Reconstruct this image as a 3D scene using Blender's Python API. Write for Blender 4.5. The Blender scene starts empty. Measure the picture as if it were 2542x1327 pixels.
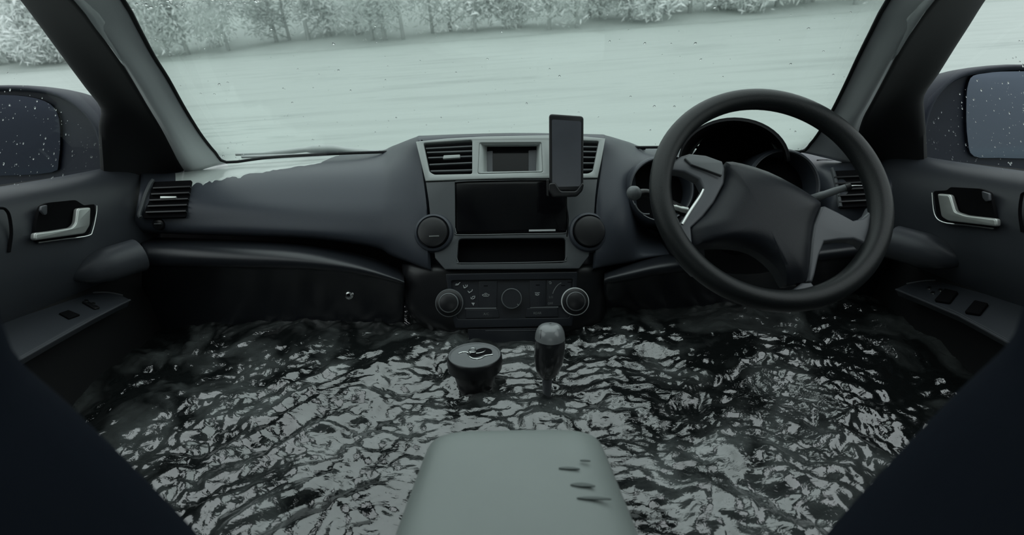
import bpy, bmesh, math, random
import numpy as np
from mathutils import Vector, Matrix
R = math.radians
random.seed(7); rng = np.random.default_rng(7)
sc = bpy.context.scene
col = sc.collection
# ------------------------------------------------------------------ camera
FPX, CX, CY = 1200.0, 1271.0, 663.5
PITCH, ROLL = R(17.7), R(0.9)
CAM = Vector((0, 0, 1.25))
FW = Vector((0, math.cos(PITCH), -math.sin(PITCH)))
r0 = Vector((1, 0, 0)); d0 = Vector((0, -math.sin(PITCH), -math.cos(PITCH)))
RT = r0*math.cos(ROLL) + d0*math.sin(ROLL)
DN = -r0*math.sin(ROLL) + d0*math.cos(ROLL)
cam_data = bpy.data.cameras.new('camera'); cam = bpy.data.objects.new('camera', cam_data); col.objects.link(cam)
cam.matrix_world = Matrix(((RT.x, -DN.x, -FW.x, CAM.x), (RT.y, -DN.y, -FW.y, CAM.y), (RT.z, -DN.z, -FW.z, CAM.z), (0, 0, 0, 1)))
cam_data.sensor_width = 36; cam_data.lens = 36*FPX/2542; cam_data.clip_start = .02; cam_data.clip_end = 400
cam_data.dof.use_dof = True; cam_data.dof.focus_distance = 1.0; cam_data.dof.aperture_fstop = 4.5
sc.camera = cam
# ------------------------------------------------------------------ sky (overcast) and exposure
SKY_STRENGTH = 1.34
w = bpy.data.worlds.new('world'); sc.world = w; w.use_nodes = True
nt = w.node_tree; nt.nodes.clear()
o_ = nt.nodes.new('ShaderNodeOutputWorld'); bg = nt.nodes.new('ShaderNodeBackground')
tc = nt.nodes.new('ShaderNodeTexCoord'); sp = nt.nodes.new('ShaderNodeSeparateXYZ')
mr = nt.nodes.new('ShaderNodeMapRange'); mr.inputs['From Min'].default_value = -0.03; mr.inputs['From Max'].default_value = 1
mr.inputs['To Min'].default_value = 0; mr.inputs['To Max'].default_value = 1
cr = nt.nodes.new('ShaderNodeValToRGB'); e = cr.color_ramp.elements
e[0].position = 0; e[0].color = (.385, .42, .41, 1)
e[1].position = 1; e[1].color = (1.17, 1.25, 1.29, 1)
nt.links.new(tc.outputs['Generated'], sp.inputs[0]); nt.links.new(sp.outputs['Z'], mr.inputs['Value'])
nt.links.new(mr.outputs[0], cr.inputs[0]); nt.links.new(cr.outputs[0], bg.inputs[0]); bg.inputs[1].default_value = SKY_STRENGTH
nt.links.new(bg.outputs[0], o_.inputs[0])
sc.view_settings.view_transform = 'Standard'; sc.view_settings.look = 'None'
sc.view_settings.gamma = 1; sc.view_settings.use_curve_mapping = False; sc.view_settings.exposure = 0.0
sc.cycles.transparent_max_bounces = 16

# ------------------------------------------------------------------ helpers: picture point -> point in the car
def ray(px, py):
    return FW + RT*((px-CX)/FPX) + DN*((py-CY)/FPX)
def PY(px, py, Y): r = ray(px, py); return CAM + r*(Y/r.y)
def PX(px, py, X): r = ray(px, py); return CAM + r*(X/r.x)
def PZ(px, py, Z): r = ray(px, py); return CAM + r*((Z-CAM.z)/r.z)
def PD(px, py, D): return CAM + ray(px, py)*D

class Plane:
    def __init__(s, o, n, up=Vector((0, 0, 1))):
        s.o = Vector(o); s.n = Vector(n).normalized()
        s.u = Vector(up).cross(s.n).normalized(); s.v = s.n.cross(s.u)
        s.M = Matrix(((s.u.x, s.v.x, s.n.x, s.o.x), (s.u.y, s.v.y, s.n.y, s.o.y), (s.u.z, s.v.z, s.n.z, s.o.z), (0, 0, 0, 1)))
    def hit(s, px, py):
        r = ray(px, py); t = (s.o-CAM).dot(s.n)/r.dot(s.n); q = CAM + r*t - s.o
        return (q.dot(s.u), q.dot(s.v))
    def W(s, px, py, n=0.0):
        a = s.hit(px, py); return s.o + s.u*a[0] + s.v*a[1] + s.n*n
    def off(s, k): return Plane(s.o+s.n*k, s.n, s.v)
def plane3(a, b, c):
    n = (b-a).cross(c-a).normalized()
    if n.dot(CAM-a) < 0: n = -n
    up = Vector((0, 0, 1)) if abs(n.z) < .95 else Vector((0, 1, 0))
    return Plane((a+b+c)/3, n, up)

# ------------------------------------------------------------------ materials
MATS = {}
def mat(name, c, rough=.5, metal=0, spec=.5, bump=0, bscale=400, coat=0, var=0, vscale=8, ior=None, stretch=None):
    if name in MATS: return MATS[name]
    m = bpy.data.materials.new(name); m.use_nodes = True; t = m.node_tree; b = t.nodes['Principled BSDF']
    b.inputs['Base Color'].default_value = (*c, 1); b.inputs['Roughness'].default_value = rough
    b.inputs['Metallic'].default_value = metal; b.inputs['Specular IOR Level'].default_value = spec
    b.inputs['Coat Weight'].default_value = coat
    if ior: b.inputs['IOR'].default_value = ior
    tcn = t.nodes.new('ShaderNodeTexCoord')
    if bump:
        n = t.nodes.new('ShaderNodeTexNoise'); n.inputs['Scale'].default_value = bscale; n.inputs['Detail'].default_value = 2
        bp = t.nodes.new('ShaderNodeBump'); bp.inputs['Strength'].default_value = bump; bp.inputs['Distance'].default_value = .0006
        t.links.new(tcn.outputs['Object'], n.inputs['Vector']); t.links.new(n.outputs[0], bp.inputs['Height']); t.links.new(bp.outputs[0], b.inputs['Normal'])
    if var:
        n = t.nodes.new('ShaderNodeTexNoise'); n.inputs['Scale'].default_value = vscale; n.inputs['Detail'].default_value = 5
        mp = t.nodes.new('ShaderNodeMapping')
        if stretch: mp.inputs['Scale'].default_value = stretch
        t.links.new(tcn.outputs['Object'], mp.inputs[0]); t.links.new(mp.outputs[0], n.inputs['Vector'])
        mx = t.nodes.new('ShaderNodeMix'); mx.data_type = 'RGBA'
        mx.inputs[6].default_value = (*[max(0, k*(1-var)) for k in c], 1); mx.inputs[7].default_value = (*[k*(1+var) for k in c], 1)
        t.links.new(n.outputs[0], mx.inputs[0]); t.links.new(mx.outputs[2], b.inputs['Base Color'])
        mr2 = t.nodes.new('ShaderNodeMapRange'); mr2.inputs['To Min'].default_value = rough*.75; mr2.inputs['To Max'].default_value = min(1, rough*1.25)
        t.links.new(n.outputs[0], mr2.inputs['Value']); t.links.new(mr2.outputs[0], b.inputs['Roughness'])
    MATS[name] = m; return m
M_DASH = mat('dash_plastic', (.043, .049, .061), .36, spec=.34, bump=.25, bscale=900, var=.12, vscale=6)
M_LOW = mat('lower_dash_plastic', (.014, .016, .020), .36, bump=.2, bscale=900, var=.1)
M_FASCIA = mat('silver_grey_fascia', (.42, .45, .44), .34, metal=.15, var=.06, vscale=5)
M_FASCIA2 = mat('grey_fascia', (.075, .082, .088), .38, bump=.15, bscale=900, var=.08)
M_BLACK = mat('black_plastic', (.010, .0105, .012), .35)
M_MATT = mat('matt_black', (.005, .005, .006), .9, spec=.12)
M_SLAT = mat('vent_slat_plastic', (.12, .13, .135), .4)
M_SLATD = mat('dark_vent_slat', (.018, .019, .021), .4)
M_GLOSS = mat('black_screen_glass', (.003, .003, .004), .12, spec=.25)
M_CLOTH = mat('pillar_cloth', (.76, .79, .80), .5, spec=.8, bump=.5, bscale=1500, var=.05)
M_DCLOTH = mat('dark_seal_rubber', (.008, .0085, .010), .9)
M_CHROME = mat('satin_chrome', (.62, .64, .63), .22, metal=1, var=.05)
M_LEVER = mat('silver_lever', (.62, .65, .62), .35, metal=.6, var=.12, vscale=30)
M_WHEEL = mat('wheel_leather', (.013, .015, .016), .38, spec=.35, bump=.35, bscale=700, var=.15, vscale=12)
M_HUB = mat('airbag_plastic', (.014, .016, .020), .34, spec=.24, bump=.3, bscale=1200, var=.08)
M_SPOKE = mat('grey_spoke_plastic', (.085, .09, .10), .36, var=.1)
M_SEAT = mat('seat_fabric', (.009, .012, .019), .85, spec=.06, bump=.6, bscale=900, var=.2)
M_ARM = mat('wet_armrest_vinyl', (.24, .27, .26), .36, bump=.15, bscale=500, var=.2, vscale=6)
M_STREAK = mat('dark_streak', (.10, .12, .115), .5)
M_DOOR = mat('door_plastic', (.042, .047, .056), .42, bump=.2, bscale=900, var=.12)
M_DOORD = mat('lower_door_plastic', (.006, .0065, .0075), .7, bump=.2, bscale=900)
M_INK = mat('white_print', (.42, .44, .44), .6)
M_DIM = mat('grey_print', (.13, .14, .14), .6)
M_CAR = mat('dark_blue_paint', (.012, .015, .026), .5, spec=.3)
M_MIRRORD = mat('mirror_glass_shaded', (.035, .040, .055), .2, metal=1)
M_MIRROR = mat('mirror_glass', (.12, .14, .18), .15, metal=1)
M_LABEL = mat('label_bar', (.45, .47, .47), .5)
M_ROOF = mat('headliner_cloth', (.16, .17, .17), .95)
M_SHELL = mat('car_shell', (.015, .015, .017), .9)
M_KNOB = mat('shifter_leather', (.02, .021, .023), .22, bump=.1, bscale=600, coat=.3)
M_LID = mat('rubber_lid', (.19, .20, .205), .4, bump=.2, bscale=1200, var=.1)
M_BARK = mat('haze_pale_bark', (.62, .65, .64), .9, var=.2, vscale=3)  # atmospheric haze put into the pale base colour of bark
M_LEAF = mat('haze_pale_twigs', (.80, .83, .82), .9, var=.15, vscale=1.5)  # twigs lightened in base colour to imitate haze
M_LEAF2 = mat('haze_paler_twigs', (.90, .93, .92), .9, var=.12, vscale=1.5)  # paler twigs, more haze painted into the colour

def glass_mat(name, tint=(.93, .97, .95), haze=.02):
    m = bpy.data.materials.new(name); m.use_nodes = True; t = m.node_tree; t.nodes.clear()
    o = t.nodes.new('ShaderNodeOutputMaterial'); tr = t.nodes.new('ShaderNodeBsdfTransparent'); tr.inputs[0].default_value = (*tint, 1)
    g = t.nodes.new('ShaderNodeBsdfGlossy'); g.inputs['Roughness'].default_value = .03
    lw = t.nodes.new('ShaderNodeLayerWeight'); pw = t.nodes.new('ShaderNodeMath'); pw.operation = 'POWER'; pw.inputs[1].default_value = 5
    f = t.nodes.new('ShaderNodeMath'); f.operation = 'MULTIPLY_ADD'; f.inputs[1].default_value = .6; f.inputs[2].default_value = .03
    t.links.new(lw.outputs['Facing'], pw.inputs[0]); t.links.new(pw.outputs[0], f.inputs[0])
    mx = t.nodes.new('ShaderNodeMixShader')
    t.links.new(f.outputs[0], mx.inputs[0]); t.links.new(tr.outputs[0], mx.inputs[1]); t.links.new(g.outputs[0], mx.inputs[2])
    t.links.new(mx.outputs[0], o.inputs[0]); return m
M_GLASS = glass_mat('window_glass')
def drop_mat():
    m = bpy.data.materials.new('rain_drop'); m.use_nodes = True; t = m.node_tree; t.nodes.clear()
    o = t.nodes.new('ShaderNodeOutputMaterial'); g = t.nodes.new('ShaderNodeBsdfGlass'); g.inputs['IOR'].default_value = 1.30
    g.inputs['Roughness'].default_value = .02; t.links.new(g.outputs[0], o.inputs[0]); return m
M_DROP = drop_mat()
def water_mat():
    m = bpy.data.materials.new('flood_water'); m.use_nodes = True; t = m.node_tree; b = t.nodes['Principled BSDF']
    b.inputs['Base Color'].default_value = (.012, .014, .014, 1); b.inputs['Roughness'].default_value = .07
    b.inputs['IOR'].default_value = 2.15
    tcn = t.nodes.new('ShaderNodeTexCoord'); n = t.nodes.new('ShaderNodeTexNoise'); n.inputs['Scale'].default_value = 70
    n.inputs['Detail'].default_value = 3; n.inputs['Distortion'].default_value = .8
    mp = t.nodes.new('ShaderNodeMapping'); mp.inputs['Scale'].default_value = (.7, 1.3, 1)
    bp = t.nodes.new('ShaderNodeBump'); bp.inputs['Strength'].default_value = .5; bp.inputs['Distance'].default_value = .003
    t.links.new(tcn.outputs['Object'], mp.inputs[0]); t.links.new(mp.outputs[0], n.inputs['Vector'])
    t.links.new(n.outputs[0], bp.inputs['Height']); t.links.new(bp.outputs[0], b.inputs['Normal'])
    # pale noise stands in for sky reflections among silt and foam
    n2 = t.nodes.new('ShaderNodeTexNoise'); n2.inputs['Scale'].default_value = 7; n2.inputs['Detail'].default_value = 6; n2.inputs['Distortion'].default_value = 1.2
    c2 = t.nodes.new('ShaderNodeValToRGB'); c2.color_ramp.elements[0].position = .45; c2.color_ramp.elements[0].color = (.010, .012, .012, 1)
    c2.color_ramp.elements[1].position = .75; c2.color_ramp.elements[1].color = (.12, .132, .130, 1)
    t.links.new(tcn.outputs['Object'], n2.inputs['Vector']); t.links.new(n2.outputs[0], c2.inputs[0]); t.links.new(c2.outputs[0], b.inputs['Base Color'])
    return m
M_WATER = water_mat()
def lake_mat():
    m = bpy.data.materials.new('lake_water'); m.use_nodes = True; t = m.node_tree; b = t.nodes['Principled BSDF']
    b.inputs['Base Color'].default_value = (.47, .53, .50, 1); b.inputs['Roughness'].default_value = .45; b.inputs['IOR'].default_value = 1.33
    tcn = t.nodes.new('ShaderNodeTexCoord'); n = t.nodes.new('ShaderNodeTexNoise'); n.inputs['Scale'].default_value = 2.2; n.inputs['Detail'].default_value = 5
    mp = t.nodes.new('ShaderNodeMapping'); mp.inputs['Scale'].default_value = (.5, 2.2, 1)
    bp = t.nodes.new('ShaderNodeBump'); bp.inputs['Strength'].default_value = .35; bp.inputs['Distance'].default_value = .05
    t.links.new(tcn.outputs['Object'], mp.inputs[0]); t.links.new(mp.outputs[0], n.inputs['Vector'])
    t.links.new(n.outputs[0], bp.inputs['Height']); t.links.new(bp.outputs[0], b.inputs['Normal'])
    n2 = t.nodes.new('ShaderNodeTexNoise'); n2.inputs['Scale'].default_value = 1.3; n2.inputs['Detail'].default_value = 8
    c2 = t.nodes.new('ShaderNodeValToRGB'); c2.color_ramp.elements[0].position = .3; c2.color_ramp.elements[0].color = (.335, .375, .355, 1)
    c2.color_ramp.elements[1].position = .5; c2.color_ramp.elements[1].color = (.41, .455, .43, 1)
    t.links.new(mp.outputs[0], n2.inputs['Vector']); t.links.new(n2.outputs[0], c2.inputs[0])
    # dark shading of short ripples painted into the colour in loose patches
    n3 = t.nodes.new('ShaderNodeTexNoise'); n3.inputs['Scale'].default_value = 7; n3.inputs['Detail'].default_value = 3
    n4 = t.nodes.new('ShaderNodeTexNoise'); n4.inputs['Scale'].default_value = .55; n4.inputs['Detail'].default_value = 1
    ad = t.nodes.new('ShaderNodeMath'); ad.operation = 'MULTIPLY'
    c3 = t.nodes.new('ShaderNodeValToRGB'); c3.color_ramp.elements[0].position = .33; c3.color_ramp.elements[0].color = (1, 1, 1, 1)
    c3.color_ramp.elements[1].position = .40; c3.color_ramp.elements[1].color = (.80, .82, .82, 1)
    mm = t.nodes.new('ShaderNodeMix'); mm.data_type = 'RGBA'; mm.blend_type = 'MULTIPLY'; mm.inputs[0].default_value = 1
    t.links.new(mp.outputs[0], n3.inputs['Vector']); t.links.new(tcn.outputs['Object'], n4.inputs['Vector'])
    t.links.new(n3.outputs[0], ad.inputs[0]); t.links.new(n4.outputs[0], ad.inputs[1]); t.links.new(ad.outputs[0], c3.inputs[0])
    t.links.new(c2.outputs[0], mm.inputs[6]); t.links.new(c3.outputs[0], mm.inputs[7]); t.links.new(mm.outputs[2], b.inputs['Base Color'])
    return m
M_LAKE = lake_mat()
M_BANK = mat('pale_bank', (.42, .46, .44), .95, var=.1, vscale=.8)  # pale grey ground with slight random variation

# ------------------------------------------------------------------ objects, parts, properties
LOC = {}
def tag(o, label=None, cat=None, group=None, kind=None):
    if label: o['label'] = label
    if cat: o['category'] = cat
    if group: o['group'] = group
    if kind: o['kind'] = kind
    return o
def thing(name, label, cat, loc, group=None, kind=None):
    o = bpy.data.objects.new(name, None); col.objects.link(o); o.location = loc; o.empty_display_size = .05
    LOC[o.name] = Vector(loc); return tag(o, label, cat, group, kind)
def mk(name, verts, faces, m, parent=None, smooth=35, loc=None, solid=0, sub=0, kind=None, label=None, cat=None, mods=()):
    """verts in car coordinates"""
    vs = [Vector(v) for v in verts]
    if parent is not None: base = LOC[parent.name]
    elif loc is not None: base = Vector(loc)
    else:
        n = len(vs); base = sum(vs, Vector())/n; base = Vector((base.x, base.y, min(v.z for v in vs)))
    me = bpy.data.meshes.new(name); me.from_pydata([v-base for v in vs], [], faces); me.validate(); me.update()
    bm = bmesh.new(); bm.from_mesh(me); bmesh.ops.remove_doubles(bm, verts=bm.verts, dist=1e-6)
    bmesh.ops.recalc_face_normals(bm, faces=bm.faces); bm.to_mesh(me); bm.free()
    if smooth: 
        me.shade_smooth(); me.set_sharp_from_angle(angle=R(smooth))
    me.materials.append(m)
    o = bpy.data.objects.new(name, me); col.objects.link(o)
    if parent is not None:
        o.parent = parent; LOC[o.name] = base
    else:
        o.location = base; LOC[o.name] = base
    if solid:
        md = o.modifiers.new('thick', 'SOLIDIFY'); md.thickness = abs(solid); md.offset = -1 if solid > 0 else 1
    if sub:
        md = o.modifiers.new('sub', 'SUBSURF'); md.levels = md.render_levels = sub
    return tag(o, label, cat, None, kind)

def catmull(P, k, closed=False):
    n = len(P); out = []
    rngi = range(n) if closed else range(n-1)
    for i in rngi:
        if closed: p0, p1, p2, p3 = P[(i-1) % n], P[i], P[(i+1) % n], P[(i+2) % n]
        else: p0, p1, p2, p3 = P[max(i-1, 0)], P[i], P[i+1], P[min(i+2, n-1)]
        for j in range(k):
            t = j/k
            out.append(0.5*((2*p1) + (p2-p0)*t + (2*p0-5*p1+4*p2-p3)*t*t + (3*p1-p0-3*p2+p3)*t**3))
    if not closed: out.append(P[-1].copy())
    return out
def grid_mesh(rows, closed_u=False, closed_v=False, caps=False):
    """rows: list of equal-length lists of Vectors"""
    nr, nc = len(rows), len(rows[0]); V = [v for r in rows for v in r]; Fc = []
    for i in range(nr if closed_v else nr-1):
        for j in range(nc if closed_u else nc-1):
            a = i*nc+j; b = i*nc+(j+1) % nc; c = ((i+1) % nr)*nc+(j+1) % nc; d = ((i+1) % nr)*nc+j
            Fc.append((a, b, c, d))
    if caps:
        Fc.append(tuple(range(nc))[::-1]); Fc.append(tuple((nr-1)*nc+j for j in range(nc)))
    return V, Fc
def loft(name, rows, m, parent=None, ku=4, kv=4, closed_u=False, caps=False, **kw):
    rows = [catmull(r, ku, closed_u) if ku > 1 else r for r in rows]
    if kv > 1:
        cols = [catmull([r[j] for r in rows], kv) for j in range(len(rows[0]))]
        rows = [[c[i] for c in cols] for i in range(len(cols[0]))]
    V, Fc = grid_mesh(rows, closed_u, False, caps)
    return mk(name, V, Fc, m, parent, **kw)
def tube_geo(pts, rad, nseg=12, closed=False, caps=True, flat=1.0, up=Vector((0, 0, 1))):
    n = len(pts); rows = []
    prev = None
    for i, p in enumerate(pts):
        if closed: t = (pts[(i+1) % n]-pts[i-1])
        else: t = pts[min(i+1, n-1)]-pts[max(i-1, 0)]
        t = t.normalized()
        a = up.cross(t)
        if a.length < 1e-3: a = Vector((1, 0, 0)).cross(t)
        if prev is not None:
            a = prev - t*prev.dot(t)
            if a.length < 1e-4: a = up.cross(t)
        a.normalize(); prev = a; b = t.cross(a)
        r = rad[i] if isinstance(rad, (list, tuple)) else rad
        rows.append([p + a*(r*math.cos(2*math.pi*k/nseg)) + b*(r*flat*math.sin(2*math.pi*k/nseg)) for k in range(nseg)])
    return grid_mesh(rows, True, closed, caps and not closed)
def tube(name, pts, rad, m, parent=None, nseg=12, closed=False, flat=1.0, up=Vector((0, 0, 1)), **kw):
    V, Fc = tube_geo(pts, rad, nseg, closed, True, flat, up); return mk(name, V, Fc, m, parent, **kw)
def lathe(name, c, axis, prof, m, parent=None, nseg=40, **kw):
    """prof: [(radius, height along axis)]; ends closed when radius is 0"""
    c = Vector(c); ax = Vector(axis).normalized(); u = ax.orthogonal().normalized(); v = ax.cross(u)
    rows = [[c + ax*h + u*(max(r, 1e-5)*math.cos(2*math.pi*k/nseg)) + v*(max(r, 1e-5)*math.sin(2*math.pi*k/nseg)) for k in range(nseg)] for r, h in prof]
    V, Fc = grid_mesh(rows, True, False, False); return mk(name, V, Fc, m, parent, **kw)
def box(name, c, h, m, parent=None, bevel=.004, rot=None, **kw):
    bm = bmesh.new(); bmesh.ops.create_cube(bm, size=2); bmesh.ops.scale(bm, vec=h, verts=bm.verts)
    if bevel: bmesh.ops.bevel(bm, geom=bm.edges[:], offset=bevel, segments=2, affect='EDGES', profile=.5)
    V = [v.co.copy() for v in bm.verts]; Fc = [[v.index for v in f.verts] for f in bm.faces]; bm.free()
    if rot is not None: V = [rot @ v for v in V]
    V = [v+Vector(c) for v in V]; return mk(name, V, Fc, m, parent, **kw)
def rr(pts, r, k=4):
    out = []; n = len(pts)
    for i in range(n):
        p = Vector(pts[i]); a = Vector(pts[i-1])-p; b = Vector(pts[(i+1) % n])-p
        q = min(r, a.length*.45, b.length*.45); s = p+a.normalized()*q; e2 = p+b.normalized()*q
        for j in range(k+1):
            t = j/k; out.append(tuple(s*(1-t)**2 + p*2*t*(1-t) + e2*t*t))
    return out
def cm(pts, k=4): return [tuple(v)[:2] for v in catmull([Vector((*p, 0)) for p in pts], k, True)]
def plate(name, m, parent, pl, outer, holes=(), n0=0.0, n1=.004, bev=0.0, local=False, res=2, **kw):
    """slab on plane pl between offsets n0 and n1, outline (and holes) given as picture points on that plane"""
    cu = bpy.data.curves.new('c', 'CURVE'); cu.dimensions = '2D'; cu.fill_mode = 'BOTH'
    base = pl.off(n1) if not local else pl
    for L in [outer, *holes]:
        s = cu.splines.new('POLY'); pts = [p[:2] if local else base.hit(p[0], p[1]) for p in L]
        s.points.add(len(pts)-1)
        for i, p in enumerate(pts): s.points[i].co = (p[0], p[1], 0, 1)
        s.use_cyclic_u = True
    cu.extrude = max((n1-n0)/2-bev, 0); cu.bevel_depth = bev; cu.bevel_resolution = res; cu.offset = -bev
    tmp = bpy.data.objects.new('t', cu); me = bpy.data.meshes.new_from_object(tmp)
    V = [pl.M @ (v.co + Vector((0, 0, (n0+n1)/2))) for v in me.vertices]; Fc = [tuple(p.vertices) for p in me.polygons]
    bpy.data.objects.remove(tmp); bpy.data.curves.remove(cu); bpy.data.meshes.remove(me)
    return mk(name, V, Fc, m, parent, **kw)
def stroke(name, m, parent, pl, pts, wpx, n=.0, th=.0005, **kw):
    """flat printed line"""
    P = [Vector((*p, 0)) for p in pts]; L = []; Rr = []
    for i, p in enumerate(P):
        t = (P[min(i+1, len(P)-1)]-P[max(i-1, 0)]).normalized(); q = Vector((-t.y, t.x, 0))*wpx/2
        L.append(tuple(p+q)[:2]); Rr.append(tuple(p-q)[:2])
    return plate(name, m, parent, pl, L+Rr[::-1], n0=n, n1=n+th, **kw)
def text(name, s, m, parent, pl, px, py, hpx, n=.0, wscale=1.0):
    cu = bpy.data.curves.new('f', 'FONT'); cu.body = s; cu.align_x = 'CENTER'; cu.align_y = 'CENTER'; cu.extrude = .01; cu.resolution_u = 2
    tmp = bpy.data.objects.new('t', cu); me = bpy.data.meshes.new_from_object(tmp)
    a = Vector(pl.hit(px, py-hpx/2)); b = Vector(pl.hit(px, py+hpx/2)); k = (a-b).length/.7
    c = pl.hit(px, py)
    V = [pl.M @ Vector((c[0]+v.co.x*k*wscale, c[1]+v.co.y*k, n+(.0004 if v.co.z > 0 else 0))) for v in me.vertices]; Fc = [tuple(p.vertices) for p in me.polygons]
    bpy.data.objects.remove(tmp); bpy.data.curves.remove(cu); bpy.data.meshes.remove(me)
    return mk(name, V, Fc, m, parent, smooth=0, kind='stuff')
def circ(cx, cy, r, n=32, ry=None): return [(cx+r*math.cos(2*math.pi*i/n), cy+(ry or r)*math.sin(2*math.pi*i/n)) for i in range(n)]

# ================================================================== STRUCTURE: car shell
def quadmesh(name, pts, m, solid=.02, **kw): return mk(name, pts, [tuple(range(len(pts)))], m, None, smooth=0, solid=solid, **kw)
quadmesh('floor', [(-.9, -2.1, .33), (.9, -2.1, .33), (.9, 1.42, .33), (-.9, 1.42, .33)], M_SHELL, kind='structure')
loft('ceiling', [[Vector((-.60, y, 1.66)), Vector((-.5, y, 1.72)), Vector((0, y, 1.75)), Vector((.5, y, 1.72)), Vector((.60, y, 1.66))] for y in (.36, -.4, -1.2, -2.1)], M_ROOF, kind='structure', solid=.02)
quadmesh('wall_front', [(-.9, 1.41, .33), (.9, 1.41, .33), (.9, 1.41, 1.10), (-.9, 1.41, 1.10)], M_SHELL, kind='structure')
quadmesh('wall_back', [(-.9, -2.1, .33), (.9, -2.1, .33), (.9, -2.1, 1.12), (-.9, -2.1, 1.12)], M_SHELL, kind='structure')
mk('window_3', [(-.9, -2.1, 1.12), (.9, -2.1, 1.12), (.60, -2.08, 1.68), (-.60, -2.08, 1.68)], [(0, 1, 2, 3)], M_GLASS, smooth=0, kind='structure')
for s, nm in ((-1, 'wall_left'), (1, 'wall_right')):
    V = [(s*.91, -2.1, .33), (s*.91, 1.42, .33), (s*.91, 1.42, 1.10), (s*.91, -2.1, 1.10),
         (s*.91, -.2, 1.10), (s*.60, -.2, 1.68), (s*.60, -2.1, 1.68)]
    lo = lambda y: (s*(.91-.31*0), y, 1.10)
    def sw(y, zz): return (s*(.91-.31*(zz-1.10)/.58), y, zz)
    V = [(s*.91, -2.1, .33), (s*.91, 1.42, .33), (s*.91, 1.42, 1.10), (s*.91, -2.1, 1.10),
         sw(-.2, 1.1), sw(-.2, 1.68), sw(-.36, 1.68), sw(-.36, 1.1), sw(-.36, 1.6), sw(-1.15, 1.6), sw(-1.15, 1.68), sw(-1.15, 1.1), sw(-2.1, 1.68), sw(-1.15, 1.14), sw(-.36, 1.14)]
    mk(nm, V, [(0, 1, 2, 4, 7, 11, 3), (4, 5, 6, 8, 14, 7), (8, 6, 10, 9), (7, 14, 13, 11), (11, 13, 9, 10, 12, 3)], M_SHELL, smooth=0, solid=.015, kind='structure')
    mk('window_%d' % (1 if s < 0 else 2), [sw(-.36, 1.14), sw(-1.15, 1.14), sw(-1.15, 1.6), sw(-.36, 1.6)], [(0, 1, 2, 3)], M_GLASS, smooth=0, kind='structure')

# ------------------------------------------------------------------ pillars + windshield
def pil(pts_px, Yf): return [Yf(px, py) for px, py in pts_px]
gl = [(562, 402), (534, 378), (503, 340), (478, 302), (451, 257), (416, 194), (381, 139), (345, 72), (305, 0)]
bl = [(466, 436), (445, 404), (430, 374), (402, 319), (367, 260), (333, 201), (295, 139), (245, 70), (192, 0)]
cl = [(262, 452), (259, 400), (257, 364), (256, 312), (261, 268), (222, 214), (170, 143), (119, 72), (66, 0)]
gr = [(1985, 376), (2012, 357), (2036, 325), (2052, 296), (2068, 272), (2100, 208), (2130, 144), (2163, 78), (2205, 0)]
br = [(2120, 412), (2125, 375), (2130, 330), (2142, 290), (2160, 256), (2192, 195), (2226, 130), (2265, 65), (2312, 0)]
cr_ = [(2292, 408), (2290, 370), (2288, 330), (2285, 290), (2284, 236), (2320, 180), (2360, 115), (2398, 55), (2432, 0)]
def yy(py): return .75+.5*py/400
def pillar(side, g, b, c, label):
    G = [PY(px, py, yy(py)) for px, py in g]
    B = [PY(px, py, yy(py)-.06) for px, py in b]
    Cc = []
    for px, py in c:
        X = side*.86
        for _ in range(8):
            q = PX(px, py, X); X = side*(.872-(q.z-1.12)*.40)
        Cc.append(PX(px, py, X))
    # carry on above the frame to the roof
    def ext(P, zt=1.68):
        d = P[-1]-P[-3]; d = Vector((d.x*.8, d.y, d.z)); k = (zt-P[-1].z)/max(d.z, .02)
        return P + [P[-1]+d*(k*j/6) for j in range(1, 7)]
    G, B, Cc = ext(G), ext(B), ext(Cc)
    t = thing('pillar_trim', label, 'pillar', (G[0].x, G[0].y, G[0].z-.05))
    rows = []
    for a, q in zip(G, B):
        mid = a.lerp(q, .55)+Vector((-side*.004, -.034, .0)); back = a+Vector((side*.025, .02, .012))
        rows.append([back, a, a.lerp(q, .18)+Vector((-side*.001, -.010, 0)), mid, a.lerp(q, .85)+Vector((0, -.014, 0)), q, q+Vector((side*.01, .035, 0))])
    loft('pillar_cover', rows, M_CLOTH, t, ku=3, kv=3, smooth=60, solid=.003)
    rows = []
    for q, c2 in zip(B, Cc):
        q2 = q+Vector((side*.008, .012, 0))
        rows.append([q2, q2.lerp(c2, .35)+Vector((side*.01, .012, 0)), q2.lerp(c2, .8), c2, c2+Vector((side*.02, .02, 0))])
    loft('door_seal', rows, M_DCLOTH, t, ku=3, kv=3, smooth=60, solid=.004, label='black rubber and cloth strip beside the window')
    return G, B, Cc
GL, BL, CL = pillar(-1, gl, bl, cl, 'pale grey front roof pillar trim at the left of the windshield')
GR, BR, CR = pillar(1, gr, br, cr_, 'pale grey front roof pillar trim behind the steering wheel on the right')

ws = thing('windshield', 'rain-spotted windshield pane above the dashboard', 'windshield', (0, 1.38, 1.10))
def wpt(s, i):
    a, b = GL[i], GR[i]; p = a.lerp(b, s); k = 1-(2*s-1)**4
    return p+Vector((0, .07*k*(1 if i > 2 else .9), .012*k))
rows = [[wpt(j/16, i) for j in range(17)] for i in range(len(GL))]
rows = [[p+Vector((0, .03, -.035)) for p in rows[0]]]+rows
loft('glass_pane', rows, M_GLASS, ws, ku=1, kv=2, smooth=80, solid=.004)
Wrows = rows
# black ceramic edge of the glass
edge = [p+Vector((.004, -.006, 0)) for p in GL[::-1]]+[wpt(j/16, 0)+Vector((0, -.004, .002)) for j in range(1, 16)]+[p+Vector((-.004, -.006, 0)) for p in GR]
tube('rubber_seal', catmull(edge, 3), .0035, M_DCLOTH, ws, nseg=8)

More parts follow.
